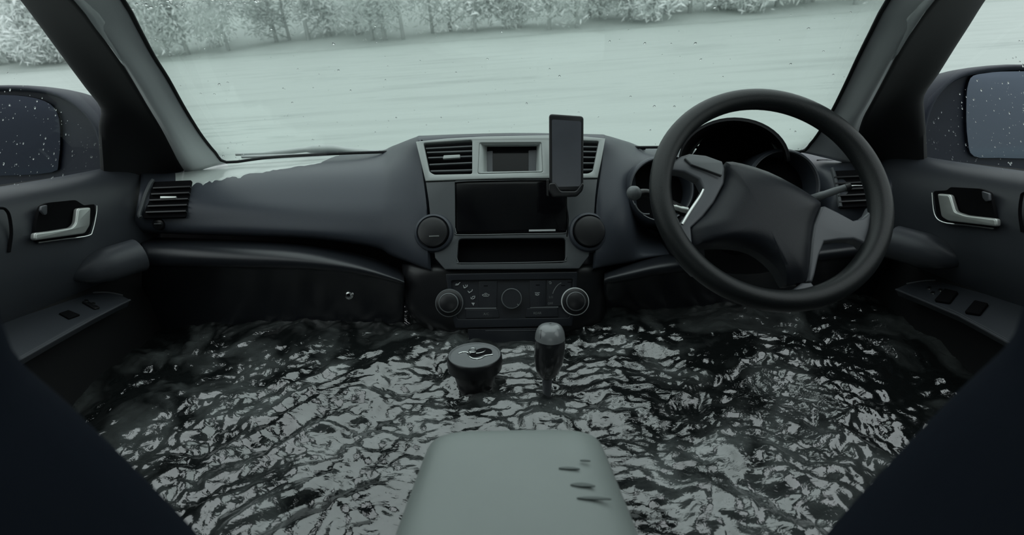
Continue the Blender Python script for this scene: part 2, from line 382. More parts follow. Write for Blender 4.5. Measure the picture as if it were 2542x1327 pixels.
def drops(name, parent, surf, n, rmin, rmax, dens, nrm, seed, elong=1.0):
    rg = random.Random(seed); V = []; Fc = []
    cnt = 0
    while cnt < n:
        s, t = rg.random(), rg.random()
        if rg.random() > dens(s, t): continue
        p, N, U = surf(s, t); cnt += 1
        r = rmin+(rmax-rmin)*rg.random()**3; Vv = N.cross(U).normalized(); el = 1+elong*rg.random()
        sk = rg.uniform(-.5, .5); b0 = len(V); h = r*rg.uniform(.45, .7)
        rings = [(1, 0), (.82, .55), (.45, .9)]
        for rr_, hh in rings:
            for k in range(7):
                a = 2*math.pi*k/7
                V.append(p+U*(r*rr_*math.cos(a)*(1+.25*math.sin(3*a+sk*6)))+Vv*(r*el*rr_*math.sin(a))+N*(h*hh))
        V.append(p+N*h); V.append(p)
        for q in range(2):
            for k in range(7):
                a = b0+q*7+k; b = b0+q*7+(k+1) % 7; Fc.append((a, b, b+7, a+7))
        for k in range(7):
            Fc.append((b0+14+k, b0+14+(k+1) % 7, b0+21)); Fc.append((b0+(k+1) % 7, b0+k, b0+22))
    base = LOC[parent.name]
    me = bpy.data.meshes.new(name); me.from_pydata([v-base for v in V], [], Fc); me.shade_smooth(); me.materials.append(M_DROP)
    o = bpy.data.objects.new(name, me); col.objects.link(o); o.parent = parent; o['kind'] = 'stuff'; return o
def wsurf(s, t):
    f = 1+t*(len(Wrows)-2.001); i = int(f); q = f-i; j = s*15.999; jj = int(j); u = j-jj
    def P(a, b): return Wrows[a][b]
    p = (P(i, jj).lerp(P(i, jj+1), u)).lerp(P(i+1, jj).lerp(P(i+1, jj+1), u), q)
    U = (P(i, jj+1)-P(i, jj)).normalized(); T = (P(i+1, jj)-P(i, jj)).normalized(); N = U.cross(T).normalized()
    if N.y < 0: N = -N
    return p+N*.0006, N, U
def wd(s, t):
    # rows 5.. lie in the tree band; fewer drops low on the glass
    lim = .545 + .15*s
    return 0 if t > .86 else 1.0 if t > lim else .012
drops('rain_drops', ws, wsurf, 6500, .0008, .0030, wd, None, 3, .9)

# ------------------------------------------------------------------ doors
def xdoor(z): return .872-(z-1.12)*.40
def car_door(side, label, glabel, wside):
    s = side
    t = thing('car_door', label, 'door', (s*.86, .5, .40))
    prof = [(.90, 1.112), (.885, 1.137), (.862, 1.140), (.835, 1.122), (.818, 1.08), (.813, 1.03), (.815, .99), (.835, .945), (.858, .91), (.868, .86), (.868, .40)]
    rows = []
    for y in (-.2, 0, .3, .6, .9, 1.06, 1.13):
        k = 0 if y < 1 else (.004 if y < 1.1 else .02)
        rows.append([Vector((s*(x+k), y, z+(.0 if z < 1 else .010*max(0, (y-.8)/.3)))) for x, z in prof])
    loft('door_panel', rows, M_DOOR, t, ku=4, kv=3, smooth=70, solid=.006)
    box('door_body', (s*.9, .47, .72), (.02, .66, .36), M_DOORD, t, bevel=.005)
    # dark lower lining
    lp = [(.852, .955), (.846, .93), (.842, .86), (.842, .6), (.85, .42)]
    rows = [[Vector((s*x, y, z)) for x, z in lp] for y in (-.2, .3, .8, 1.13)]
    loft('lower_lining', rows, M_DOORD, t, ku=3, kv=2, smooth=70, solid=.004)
    # window
    g = [(s*xdoor(1.12), 1.15, 1.12), (s*xdoor(1.12), -.2, 1.12), (s*xdoor(1.66), -.2, 1.66), (s*xdoor(1.66), .34, 1.66)]
    fr = [p+Vector((0, .02, 0)) for p in (CL if s < 0 else CR)]
    poly = [g[1], g[2]]+[q for q in fr[::-1] if q.z < 1.66]+[g[0]]
    pane = mk('window_pane', poly, [tuple(range(len(poly)))], M_GLASS, t, smooth=0)
    gv = [Vector(p) for p in g]
    def sf(a, b):
        p = gv[0].lerp(gv[1], a).lerp(gv[3].lerp(gv[2], a), b); U = (gv[1]-gv[0]).normalized(); N = U.cross((gv[3]-gv[0])).normalized()
        if N.x*s < 0: N = -N
        return p+N*.0006, N, U
    drops('rain_drops', t, sf, 2200, .0004, .0016, lambda a, b: 1 if b < .6 else .3, None, 11+s, 1.2)
    tube('window_rubber', [Vector((s*.884, y, 1.139)) for y in (-.2, .3, .8, 1.14)], .006, M_DCLOTH, t, nseg=8)
    return t
DL = car_door(-1, 'left car door panel with a silver pull lever and one window switch', '', 'left')
DR = car_door(1, 'right car door panel beside the steering wheel with several window switches', '', 'right')

def door_handle(t, side, recess, lever, bezel_line, catch):
    pl = Plane((side*.808, .86, 1.06), (-side, -.03, .03))
    plate('handle_recess', M_MATT, t, pl, rr(recess, 6), n0=-.004, n1=.0015)
    plate('handle_lever', M_LEVER, t, pl, rr(lever, 6), n0=.003, n1=.013, bev=.003, label='silver door pull lever')
    pts = [pl.W(px, py, .003) for px, py in bezel_line]
    tube('bezel_edge', catmull(pts, 4), .0013, M_CHROME, t, nseg=6)
    plate('lock_catch', M_SPOKE, t, pl, rr(catch, 3), n0=.001, n1=.006, bev=.001)
door_handle(DL, -1, [(87, 578), (93, 541), (101, 512), (118, 503), (188, 496), (209, 510), (236, 506), (237, 529), (224, 575), (215, 584), (91, 602)],
    [(194, 517), (227, 514), (225, 558), (213, 579), (91, 596), (87, 592), (88, 578), (127, 573), (179, 564.5), (189, 554)],
    [(236, 510), (235, 530), (226, 571), (214, 585), (150, 594), (91, 602)], [(104, 512), (118, 508), (118, 530), (112, 534), (102, 522)])
door_handle(DR, 1, [(2317, 474), (2351, 472), (2359, 464), (2433, 468), (2457, 478), (2468, 529), (2474, 566), (2343, 550), (2325, 535)],
    [(2325, 480), (2357, 483), (2370, 525), (2398, 534), (2472, 543), (2472, 562), (2351, 548), (2335, 537)],
    [(2318, 478), (2324, 530), (2345, 551), (2400, 558), (2472, 567)], [(2436, 474), (2454, 480), (2455, 498), (2446, 500), (2438, 490)])

def armrest_switch(t, side, outline, inner_edge, outer_edge):
    a = PX(*outline[0], side*.852); b = PX(*outline[1], side*.80); c = PX(*outline[2], side*.775)
    pl = plane3(a, b, c)
    return pl
for D_, s_, L in ((DL, -1, [(-60, 520), (0, 516), (16, 522), (24, 540), (28, 580), (22, 625)]), (DR, 1, [(2600, 470), (2545, 478), (2536, 490), (2532, 530), (2538, 575)])):
    tube('pull_recess_edge', catmull([PX(x, y, s_*.812) for x, y in L], 4), .0022, M_MATT, D_, nseg=10)
# left: outline far-outer, front tip, near-inner
plL = armrest_switch(DL, -1, [(30, 785), (322, 742), (75, 875)], None, None)
outL = [(28, 788), (90, 760), (160, 738), (220, 727), (270, 726), (305, 733), (323, 742), (300, 752), (230, 788), (150, 832), (72, 876), (-60, 950), (-120, 860)]
plate('armrest_panel', M_DOOR, DL, plL, outL, n0=-.02, n1=0, bev=.003)
tube('armrest_edge', [plL.W(px, py, -.001) for px, py in [(323, 743), (300, 754), (230, 790), (150, 834), (72, 878), (-60, 952)]], .0022, M_SPOKE, DL, nseg=8)
tube('armrest_edge', catmull([plL.W(px, py, -.001) for px, py in [(28, 787), (90, 759), (160, 737), (220, 726), (270, 725), (305, 732)]], 3), .002, M_SPOKE, DL, nseg=8)
plate('window_switch', M_MATT, DL, plL, rr([(146, 776), (170, 768), (200, 780), (172, 790)], 3), n0=-.002, n1=.003, bev=.001)
plate('lock_button', M_BLACK, DL, plL, rr([(203, 747), (216, 744), (250, 762), (236, 765)], 4), n0=-.002, n1=.004, bev=.001)
lathe('button_mark', plL.W(213, 750, .004), plL.n, [(.0, .001), (.0035, .0008), (.0035, 0)], M_CHROME, DL, nseg=12)
lathe('button_mark', plL.W(231, 757, .004), plL.n, [(.0, .001), (.0030, .0008), (.0030, 0)], M_CHROME, DL, nseg=12)
plR = armrest_switch(DR, 1, [(2530, 745), (2225, 716), (2510, 850)], None, None)
outR = [(2222, 716), (2250, 704), (2300, 696), (2350, 697), (2400, 706), (2460, 720), (2535, 748), (2640, 800), (2640, 920), (2515, 853), (2440, 812), (2380, 780), (2290, 742)]
plate('armrest_panel', M_DOOR, DR, plR, outR, n0=-.02, n1=0, bev=.003)
tube('armrest_edge', [plR.W(px, py, -.001) for px, py in [(2224, 717), (2290, 744), (2380, 782), (2440, 814), (2515, 855), (2640, 922)]], .0022, M_SPOKE, DR, nseg=8)
tube('armrest_edge', catmull([plR.W(px, py, -.001) for px, py in [(2250, 703), (2300, 695), (2350, 696), (2400, 705), (2460, 719), (2535, 747)]], 3), .002, M_SPOKE, DR, nseg=8)
for x, y in ((2350, 728), (2425, 757)):
    plate('window_switch', M_MATT, DR, plR, rr([(x-32, y+16), (x-6, y-14), (x+28, y-6), (x+6, y+22)], 4), n0=-.002, n1=.005, bev=.0015)
for x, y in ((2305, 713), (2333, 718), (2314, 725)):
    plate('lock_button', M_CHROME, DR, plR, rr([(x-7, y+3), (x-1, y-4), (x+8, y-2), (x+3, y+4)], 2), n0=-.001, n1=.003, bev=.0006)
for s_, D, hx in ((-1, DL, [(236, 640), (262, 604), (318, 592), (350, 600), (347, 668), (300, 680)]), (1, DR, [(2212, 600), (2238, 562), (2282, 572), (2312, 606), (2310, 628), (2214, 628)])):
    # rounded end of the door beside the dash: a short barrel running along the dash bulge
    ca = PX(345 if s_ < 0 else 2216, 632 if s_ < 0 else 600, s_*.775); cb = Vector((s_*.835, ca.y-.11, ca.z-.012))
    tube('door_bolster', catmull([ca, ca.lerp(cb, .4), ca.lerp(cb, .75), cb], 4), [.034]*5+[.033, .03, .028, .024, .019, .013, .007, .002][:8], M_DOOR, D, nseg=20)

# ================================================================== DASHBOARD
dash = thing('dashboard', 'charcoal car dashboard running the full width under the windshield', 'dashboard', (0, 1.2, .70))
DY = {}
def dcol(pts): return [PY(px, py, Y) for px, py, Y in pts]
cols = [
 [(350, 432, 1.16), (350, 430, 1.13), (347, 470, 1.06), (340, 510, 1.035), (335, 545, 1.025), (333, 568, 1.022), (333, 576, 1.04), (333, 574, 1.12)],
 [(400, 434, 1.20), (400, 432, 1.16), (398, 455, 1.095), (396, 505, 1.055), (396, 545, 1.035), (396, 571, 1.027), (396, 579, 1.045), (396, 576, 1.12)],
 [(470, 420, 1.26), (470, 424, 1.21), (472, 450, 1.115), (474, 502, 1.067), (476, 548, 1.042), (478, 573, 1.03), (478, 582, 1.05), (478, 578, 1.12)],
 [(600, 397, 1.40), (600, 401, 1.31), (600, 438, 1.165), (600, 500, 1.085), (600, 548, 1.05), (600, 576, 1.035), (600, 586, 1.055), (600, 582, 1.12)],
 [(780, 385, 1.45), (780, 390, 1.34), (780, 428, 1.18), (780, 500, 1.09), (780, 552, 1.05), (780, 582, 1.032), (780, 593, 1.052), (780, 589, 1.12)],
 [(930, 377, 1.45), (930, 382, 1.32), (930, 425, 1.17), (930, 500, 1.085), (930, 562, 1.045), (930, 602, 1.028), (930, 614, 1.048), (930, 610, 1.12)],
 [(975, 362, 1.40), (975, 367, 1.27), (975, 415, 1.145), (975, 498, 1.075), (975, 570, 1.035), (975, 622, 1.02), (975, 636, 1.04), (975, 632, 1.12)],
 [(1035, 341, 1.32), (1032, 345, 1.155), (1040, 400, 1.105), (1052, 495, 1.055), (1060, 580, 1.022), (1062, 655, 1.003), (1062, 668, 1.02), (1062, 664, 1.12)],
 [(1062, 338, 1.30), (1062, 341, 1.165), (1064, 400, 1.125), (1075, 495, 1.08), (1078, 580, 1.07), (1090, 658, 1.05), (1090, 676, 1.03), (1090, 672, 1.12)],
 [(1270, 333, 1.32), (1270, 335, 1.165), (1270, 400, 1.155), (1270, 495, 1.13), (1270, 580, 1.11), (1270, 664, 1.06), (1270, 682, 1.06), (1270, 678, 1.12)],
 [(1475, 335, 1.30), (1475, 338, 1.165), (1475, 398, 1.125), (1465, 493, 1.08), (1462, 578, 1.07), (1450, 656, 1.05), (1450, 674, 1.03), (1450, 670, 1.12)],
 [(1505, 338, 1.32), (1506, 341, 1.155), (1500, 396, 1.105), (1487, 492, 1.055), (1480, 578, 1.022), (1480, 652, 1.003), (1480, 666, 1.02), (1480, 662, 1.12)],
 [(1560, 352, 1.38), (1560, 357, 1.25), (1560, 405, 1.14), (1560, 490, 1.07), (1560, 570, 1.03), (1560, 640, 1.012), (1560, 652, 1.03), (1560, 648, 1.12)],
 [(1620, 368, 1.45), (1620, 374, 1.32), (1620, 410, 1.19), (1620, 490, 1.20), (1620, 566, 1.15), (1620, 625, 1.04), (1620, 640, 1.04), (1620, 636, 1.12)],
 [(1800, 372, 1.45), (1800, 378, 1.32), (1800, 420, 1.24), (1800, 490, 1.24), (1800, 560, 1.20), (1800, 600, 1.10), (1800, 612, 1.06), (1800, 608, 1.12)],
 [(1960, 372, 1.42), (1960, 378, 1.31), (1960, 415, 1.26), (1960, 485, 1.23), (1960, 550, 1.17), (1960, 586, 1.05), (1960, 600, 1.05), (1960, 596, 1.12)],
 [(2060, 390, 1.30), (2060, 396, 1.22), (2060, 420, 1.115), (2060, 480, 1.065), (2060, 530, 1.04), (2060, 570, 1.03), (2060, 582, 1.05), (2060, 578, 1.12)],
 [(2150, 400, 1.20), (2150, 404, 1.16), (2152, 428, 1.095), (2150, 480, 1.05), (2150, 530, 1.033), (2150, 562, 1.025), (2150, 572, 1.045), (2150, 570, 1.12)],
 [(2212, 402, 1.16), (2212, 402, 1.13), (2218, 435, 1.06), (2222, 480, 1.03), (2224, 520, 1.022), (2224, 550, 1.02), (2224, 560, 1.04), (2224, 560, 1.12)],
]
for i, c in enumerate(cols):          # the face turns upright below its bulge
    if not 7 <= i <= 11:
        for j, d in ((4, .008), (5, .018), (6, .018)): c[j] = (c[j][0], c[j][1], c[j][2]+d)
rows = [dcol(c) for c in cols]
rows = [catmull(r, 5) for r in rows]
ccols = [catmull([r[j] for r in rows], 4) for j in range(len(rows[0]))]
rows2 = [[c[i] for c in ccols] for i in range(len(ccols[0]))]
V, Fc = grid_mesh(rows2); mk('upper_panel', V, Fc, M_DASH, dash, smooth=60, solid=.004)
# lower bulge and knee panel (passenger side, then driver side)
def lowcols(L):
    return [dcol([(x, yt-16, 1.09), (x, yt-2, 1.035), (x, yt+6, 1.005), (x, (yt+yb)/2, .985), (x, yb-4, .985), (x, yb+6, 1.0), (x, yb+60, 1.04), (x, yb+150, 1.06), (x, yb+330, 1.08)]) for x, yt, yb in L]
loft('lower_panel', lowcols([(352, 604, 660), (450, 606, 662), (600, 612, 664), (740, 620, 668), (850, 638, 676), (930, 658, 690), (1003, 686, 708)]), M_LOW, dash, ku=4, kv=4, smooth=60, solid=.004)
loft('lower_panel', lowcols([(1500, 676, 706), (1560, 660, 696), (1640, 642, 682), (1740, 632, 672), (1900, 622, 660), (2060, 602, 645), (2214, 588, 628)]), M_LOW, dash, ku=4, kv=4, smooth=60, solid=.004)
# middle tower between the two
tw = []
for y, xl, xr, Y in [(655, 1004, 1508, 1.03), (675, 1004, 1506, 1.015), (720, 1006, 1504, 1.005), (760, 1012, 1500, .998), (800, 1040, 1492, .988), (850, 1095, 1450, .98), (980, 1110, 1440, .965)]:
    tw.append([PY(xl-6, y, Y+.07), PY(xl, y, Y+.02), PY(xl+40, y, Y-.002), PY(1180, y, Y-.004), PY(1350, y, Y-.004), PY(xr-40, y, Y-.002), PY(xr, y, Y+.02), PY(xr+6, y, Y+.07)])
loft('centre_tower', tw, M_BLACK, dash, ku=4, kv=4, smooth=60, solid=.004)
# glove box lock
gp = Plane(PY(867, 731, 1.033), (0, -.96, .28))
lathe('glovebox_lock', gp.W(867, 731, .0), gp.n, [(.0, .006), (.006, .006), (.0075, .005), (.009, .003), (.0105, .002), (.0105, -.012)], M_CHROME, dash, nseg=24)
lathe('keyhole', gp.W(867, 731, .006), gp.n, [(.0, .0008), (.0035, .0006), (.0035, 0)], M_MATT, dash, nseg=16)
stroke('glovebox_seam', M_SPOKE, dash, gp, [(822, 717), (868, 716), (912, 716)], 1.2, n=.004)

# ------------------------------------------------------------------ centre fascia
fpl = plane3(PY(1270, 345, 1.115), PY(1270, 660, 1.0), PY(1400, 660, 1.0))
fascia = thing('centre_fascia', 'silver-grey centre fascia between the two middle air vents', 'fascia', fpl.W(1270, 650, 0))
vL = [(1051, 355), (1172, 347), (1172, 431), (1078, 433), (1066, 426)]
vR = [(1366, 346), (1487, 350), (1472, 424), (1461, 430), (1366, 431)]
pk = [(1190, 354), (1344, 353), (1348, 427), (1186, 431)]
up_out = [(1032, 351), (1110, 343), (1200, 338), (1290, 336), (1370, 335), (1450, 338), (1503, 343), (1494, 394), (1484, 441), (1400, 442), (1280, 442), (1160, 445), (1056, 449), (1044, 400)]
plate('upper_bezel', M_FASCIA, fascia, fpl, up_out, [rr(vL, 5), rr(vR, 5), rr(pk, 5)], n0=-.012, n1=.004, bev=.0018)
scr = [(1129, 449), (1408, 446), (1409, 580), (1130, 582)]
pkt = [(1138, 592), (1404, 590), (1404, 648), (1396, 652), (1142, 655), (1134, 648)]
low_out = [(1057, 452), (1160, 448), (1280, 445), (1400, 445), (1483, 444), (1478, 490), (1474, 560), (1462, 635), (1438, 666), (1280, 668), (1104, 668), (1080, 640), (1070, 560), (1064, 500)]
plate('lower_bezel', M_FASCIA2, fascia, fpl, low_out, [rr(scr, 7), rr(pkt, 10)], n0=-.014, n1=.001, bev=.0015)
def vent(parent, pl, outline, slats, tab, smat, depth=.02, name='air_vent'):
    v = thing(name, None, None, parent.location) if False else None
    base = plate(name, M_MATT, parent, pl, outline, n0=-depth-.004, n1=-depth)
    for (xa, ya), (xb, yb) in slats:
        h = 3.0
        plate('slat', smat, base, pl, [(xa, ya-h/2), (xb, yb-h/2), (xb, yb+h/2), (xa, ya+h/2)], n0=-.012, n1=-.003)
    for k in range(1, 6):
        x = outline[0][0]*(1-k/6)+outline[1][0]*k/6
        plate('rear_vane', M_MATT, base, pl, [(x-1.2, outline[0][1]+4), (x+1.2, outline[0][1]+4), (x+1.2, outline[2][1]-4), (x-1.2, outline[2][1]-4)], n0=-depth, n1=-depth+.004)
    if tab: plate('vent_tab', tab[1], base, pl, rr(tab[0], 2), n0=-.006, n1=.003, bev=.001)
    return base
LOC_fix = None
sl = [((1057, 368), (1173, 362)), ((1060, 378), (1173, 374)), ((1063, 391), (1173, 387)), ((1066, 408), (1173, 403)), ((1069, 424), (1173, 421))]
vent(fascia, fpl, rr([(1046, 350), (1176, 343), (1176, 435), (1070, 437)], 4), sl, ([(1101, 385), (1142, 383), (1142, 391), (1099, 394)], M_FASCIA), M_SLAT)
sr = [((1362, 362), (1485, 364)), ((1362, 374), (1482, 376)), ((1362, 388), (1479, 390)), ((1362, 404), (1476, 404)), ((1362, 421), (1471, 420))]
vent(fascia, fpl, rr([(1362, 342), (1492, 346), (1470, 434), (1362, 435)], 4), sr, None, M_SLAT)
# recessed clock display: tapered pocket walls and small screen
po = rr(pk, 5, 3); pi_ = rr([(1206, 362), (1335, 361), (1333, 426), (1207, 428)], 3, 3)
rows = [[fpl.W(x, y, .001) for x, y in po], [fpl.off(-.02).W(x, y) for x, y in pi_], [fpl.off(-.034).W(x*.985+1270*.015, y) for x, y in pi_]]
V, Fc = grid_mesh(rows, True); mk('display_pocket', V, Fc, M_FASCIA, fascia, smooth=40, solid=.002)
plate('clock_display', M_GLOSS, fascia, fpl, rr([(1200, 352), (1340, 351), (1340, 434), (1200, 436)], 4), n0=-.036, n1=-.032)
plate('display_cheek', M_SPOKE, fascia, fpl.off(-.024), rr([(1206, 376), (1223, 374), (1223, 427), (1206, 428)], 2), n0=-.004, n1=0)
plate('display_cheek', M_SPOKE, fascia, fpl.off(-.024), rr([(1312, 373), (1332, 372), (1332, 426), (1312, 427)], 2), n0=-.004, n1=0)
plate('storage_slot', M_MATT, fascia, fpl, rr([(1130, 586), (1410, 584), (1410, 660), (1130, 661)], 6), n0=-.034, n1=-.028)
tube('slot_rim', catmull([fpl.W(x, y, .002) for x, y in [(1134, 640), (1138, 650), (1146, 653), (1270, 652), (1394, 649), (1402, 645), (1406, 636)]], 4), .0011, M_SLAT, fascia, nseg=8)
tube('slot_rim', catmull([fpl.W(x, y, .002) for x, y in [(1130, 566), (1133, 578), (1142, 583), (1270, 581), (1396, 579), (1406, 575), (1410, 562)]], 4), .0012, M_SLAT, fascia, nseg=8)
tablet = thing('touch_screen', 'wide black touch screen set below the clock display', 'screen', fpl.W(1270, 578, -.01))
plate('screen_glass', M_GLOSS, tablet, fpl, rr([(1132, 451), (1405, 448), (1406, 576), (1133, 578)], 7), n0=-.010, n1=-.003, bev=.0012)
lb = plate('label_strip', M_LABEL, tablet, fpl, [(1313, 569.5), (1379, 568.5), (1379, 573), (1313, 574)], n0=-.003, n1=-.0022, label='tiny pale lettering bar at the screen edge')
# two round dials beside the screen
for x, y, rr_, lab in ((1077, 578, .0355, 'left'), (1461, 576, .0365, 'right')):
    ax = (fpl.n + Vector(((x-1270)/1200*.15, 0, 0))).normalized()
    d = thing('round_speaker', 'round black dash dial %s of the touch screen%s' % (lab, ', with a small silver bar' if lab == 'left' else ', below the phone'), 'speaker', fpl.W(x, y, -.01))
    c = fpl.W(x, y, 0)
    lathe('dial_surround', c, ax, [(rr_*1.22, -.02), (rr_*1.22, .0), (rr_*1.14, .008), (rr_*1.02, .011), (rr_*.98, .009), (rr_*.98, -.02)], M_DASH, d, nseg=48)
    lathe('dial_cap', c, ax, [(0, .018), (rr_*.72, .018), (rr_*.88, .0165), (rr_*.93, .013), (rr_*.93, -.015)], M_BLACK, d, nseg=48)
    if lab == 'left':
        stroke('silver_bar', M_CHROME, d, Plane(c+ax*.0185, ax), [(1065, 586), (1090, 585)], 3)
# ------------------------------------------------------------------ phone and holder
pp = Plane(PY(1406, 378, 1.0), (-.04, -1, .16))
holder = thing('phone_holder', 'black phone holder clamped to the vent right of the clock display', 'phone holder', pp.W(1400, 500, -.01))
plate('back_plate', M_BLACK, holder, pp, rr([(1376, 380), (1438, 378), (1440, 470), (1374, 470)], 10), n0=-.02, n1=-.0095, bev=.003)
plate('lower_clamp', M_BLACK, holder, pp, rr([(1362, 455), (1378, 452), (1392, 474), (1430, 474), (1446, 452), (1450, 458), (1446, 474), (1432, 488), (1372, 490), (1361, 474)], 5), n0=-.018, n1=.006, bev=.003)
plate('side_arm', M_BLACK, holder, pp, rr([(1357, 445), (1363, 445), (1363, 488), (1357, 486)], 2), n0=-.016, n1=.004, bev=.0015)
tube('stem', [pp.W(1405, 430, -.02), pp.W(1405, 440, -.05), fpl.W(1400, 412, -.004)], .009, M_BLACK, holder, nseg=14)
tube('cable', catmull([pp.W(1405, 486, -.01), pp.W(1407, 510, -.012), pp.W(1412, 545, -.02), pp.W(1410, 590, -.03)], 4), .0016, M_BLACK, holder, nseg=6)
phone = thing('phone', 'dark smartphone upright in the holder in front of the right vent', 'phone', pp.W(1406, 474, 0))
pout = [(1363, 282), (1449, 288), (1448, 474), (1364, 474)]
plate('phone_body', M_BLACK, phone, pp, rr(pout, 9, 6), n0=-.009, n1=0, bev=.0025)
mscr = mat('phone_screen', (.085, .09, .105), .2, var=.25, vscale=14)
plate('phone_screen', mscr, phone, pp, rr([(1370, 296), (1443, 301), (1442, 462), (1371, 464)], 5, 5), n0=0, n1=.0006)

# ------------------------------------------------------------------ corner vents
def corner_vent(outline, cpts, frame_pts, tab, label, mir=False):
    pl = plane3(*[PY(*p) for p in cpts])
    v = thing('corner_vent', label, 'air vent', pl.W(*outline[0], 0))
    base = plate('vent_well', M_MATT, v, pl, rr(outline, 4), n0=-.004, n1=.001)
    x0 = outline[0]; x1 = outline[1]; x2 = outline[2]; x3 = outline[3]
    for k in range(1, 6):
        t = k/6; a = Vector(x0).lerp(Vector(x3), t); b = Vector(x1).lerp(Vector(x2), t)
        plate('slat', M_SLATD, v, pl, [(a.x+2, a.y-1.6), (b.x-2, b.y-1.6), (b.x-2, b.y+1.6), (a.x+2, a.y+1.6)], n0=.001, n1=.009)
    L = frame_pts
    tube('vent_frame', catmull([pl.W(x, y, .004) for x, y in L], 3), .0042, M_FASCIA2, v, nseg=8)
    if tab: plate('vent_tab', M_LEVER, v, pl, tab, n0=.006, n1=.012, bev=.001)
    return v, pl
cvL, plv = corner_vent([(382, 451), (476, 447), (460, 538), (355, 541)], [(382, 451, 1.080), (476, 447, 1.097), (358, 541, 1.027)],
    [(384, 448), (376, 458), (365, 482), (355, 512), (348, 534), (352, 542)], [(397, 486), (437, 486), (436, 491), (397, 492)], 'dark louvred corner air vent at the left end of the dashboard')
lathe('thumb_wheel', PY(393, 556, 1.040), (0, -1, .2), [(0, .004), (.009, .004), (.012, .002), (.013, -.006)], M_BLACK, cvL, nseg=24)
tube('wheel_mark', [PY(384, 555.5, 1.033), PY(401, 555, 1.033)], .0021, M_CHROME, cvL, nseg=8)
cvR, plvr = corner_vent([(2066, 424), (2170, 420), (2180, 510), (2085, 515)], [(2066, 424, 1.095), (2170, 420, 1.075), (2085, 515, 1.031)],
    [(2064, 420), (2071, 445), (2078, 480), (2084, 516)], None, 'dark louvred corner air vent behind the steering wheel rim')

# ------------------------------------------------------------------ demister slots at dash edges
for c, lab in (((1578, 368, 1.30), 'a'), ((2052, 400, 1.21), 'b')):
    p0 = PY(c[0]-24, c[1]-1, c[2]); p1 = PY(c[0]+24, c[1]+1, c[2])
    tube('demister_slot', [p0, p0.lerp(p1, .5), p1], [.003, .0042, .003], M_MATT, dash, nseg=8)
# wet streak patch left on the dash top, sky sheen painted pale
mwet = mat('wet_sheen_film', (.46, .50, .48), .22, var=.25, vscale=22, stretch=(1, .3, .3))
def dsurf(u, v):
    f = u*(len(rows2)-1.001); g = v*(len(rows2[0])-1.001); i, j = int(f), int(g); a, b = f-i, g-j
    return (rows2[i][j].lerp(rows2[i+1][j], a)).lerp(rows2[i][j+1].lerp(rows2[i+1][j+1], a), b)

rg_ = random.Random(4); rows = []; NV = 16; NU = 60
drip = [0]*(NU+1)
for k in range(NU+1): drip[k] = .02*math.sin(k*.9)+.03*max(0, math.sin(k*1.7+1))**6+.035*max(0, math.sin(k*.63+2))**10
for i in range(NU+1):
    u = .088+.155*i/NU; f = i/NU; v1 = (.325-.125*f**1.5)+drip[i]*(1-f)*.6; v0 = .150-.02*f
    if i > NU*.9: v1 = v0+(v1-v0)*max(.1, (1-f)/.1)
    c_ = []
    for j in range(NV+1):
        v = v0+(v1-v0)*j/NV; p = dsurf(u, v); du = dsurf(u+.004, v)-p; dv = dsurf(u, v+.004)-p; n = du.cross(dv).normalized()
        if n.dot(CAM-p) < 0: n = -n
        c_.append(p+n*(.0012 if 0 < j < NV else -.0006))
    rows.append(c_)
V, Fc = grid_mesh(rows); mk('wet_sheen_patch', V, Fc, mwet, dash, smooth=60, label='wet streaked patch on the left dash top, pale with painted sky sheen')
# ================================================================== INSTRUMENT CLUSTER
ic = thing('instrument_cluster', 'black hooded instrument cluster seen through the steering wheel', 'instrument cluster', (.5, 1.12, 1.0))
# centre hood: nested arches
def arch(cx, cyb, rx, ry, Y, n=24, a0=0, a1=math.pi):
    return [PY(cx-rx*math.cos(a0+(a1-a0)*k/n), cyb-ry*math.sin(a0+(a1-a0)*k/n), Y) for k in range(n+1)]
outer = [arch(1822, 400, 136, 106, 1.06), arch(1824, 398, 138, 106, 1.09), arch(1826, 400, 130, 96, 1.30)]
inner = [arch(1822, 402, 128, 98, 1.065), arch(1824, 404, 110, 78, 1.25)]
rows = [outer[2], outer[1], outer[0], inner[0], inner[1]]
loft('cluster_hood', rows, M_MATT, ic, ku=1, kv=3, smooth=60, solid=.003)
cbp = Plane(PY(1800, 440, 1.17), (0, -.95, .3))
plate('gauge_backing', M_MATT, ic, cbp, cm([(1600, 560), (1590, 430), (1660, 390), (1715, 390), (1760, 330), (1830, 312), (1900, 335), (1935, 385), (1990, 390), (2025, 470), (2030, 560), (1800, 600)], 3), n0=-.01, n1=0)
for cx, cy, r, Y in ((1642, 470, 76, 1.07), (1946, 462, 86, 1.06)):
    ax = Vector((0, -.95, .28)).normalized(); c = PY(cx, cy, Y); rad = r/FPX*(c-CAM).dot(FW)
    ring = lathe('gauge_pod', c, ax, [(rad*1.14, -.10), (rad*1.14, -.02), (rad*1.09, -.004), (rad*1.03, 0), (rad, -.004), (rad*.97, -.09)], M_DASH, ic, nseg=64)
    lathe('gauge_ring', c, ax, [(rad*1.03, -.001), (rad*1.025, .0025), (rad*.995, .0015), (rad*.985, -.006)], M_CHROME if False else M_SPOKE, ic, nseg=64)
    lathe('gauge_face', c, ax, [(0, -.055), (rad*.97, -.055), (rad*.97, -.06)], M_MATT, ic, nseg=48)
# steering column cowl under the wheel
loft('column_cowl', [[Vector((.44+dx, y, z+dz)) for dx, dz in ((-.07, -.06), (-.085, 0), (-.06, .05), (0, .06), (.06, .05), (.085, 0), (.07, -.06), (0, -.075))] for y, z in ((.86, 1.03), (.98, 1.0), (1.1, .97), (1.2, .95))], M_BLACK, ic, ku=3, kv=2, closed_u=True, caps=True, smooth=60)

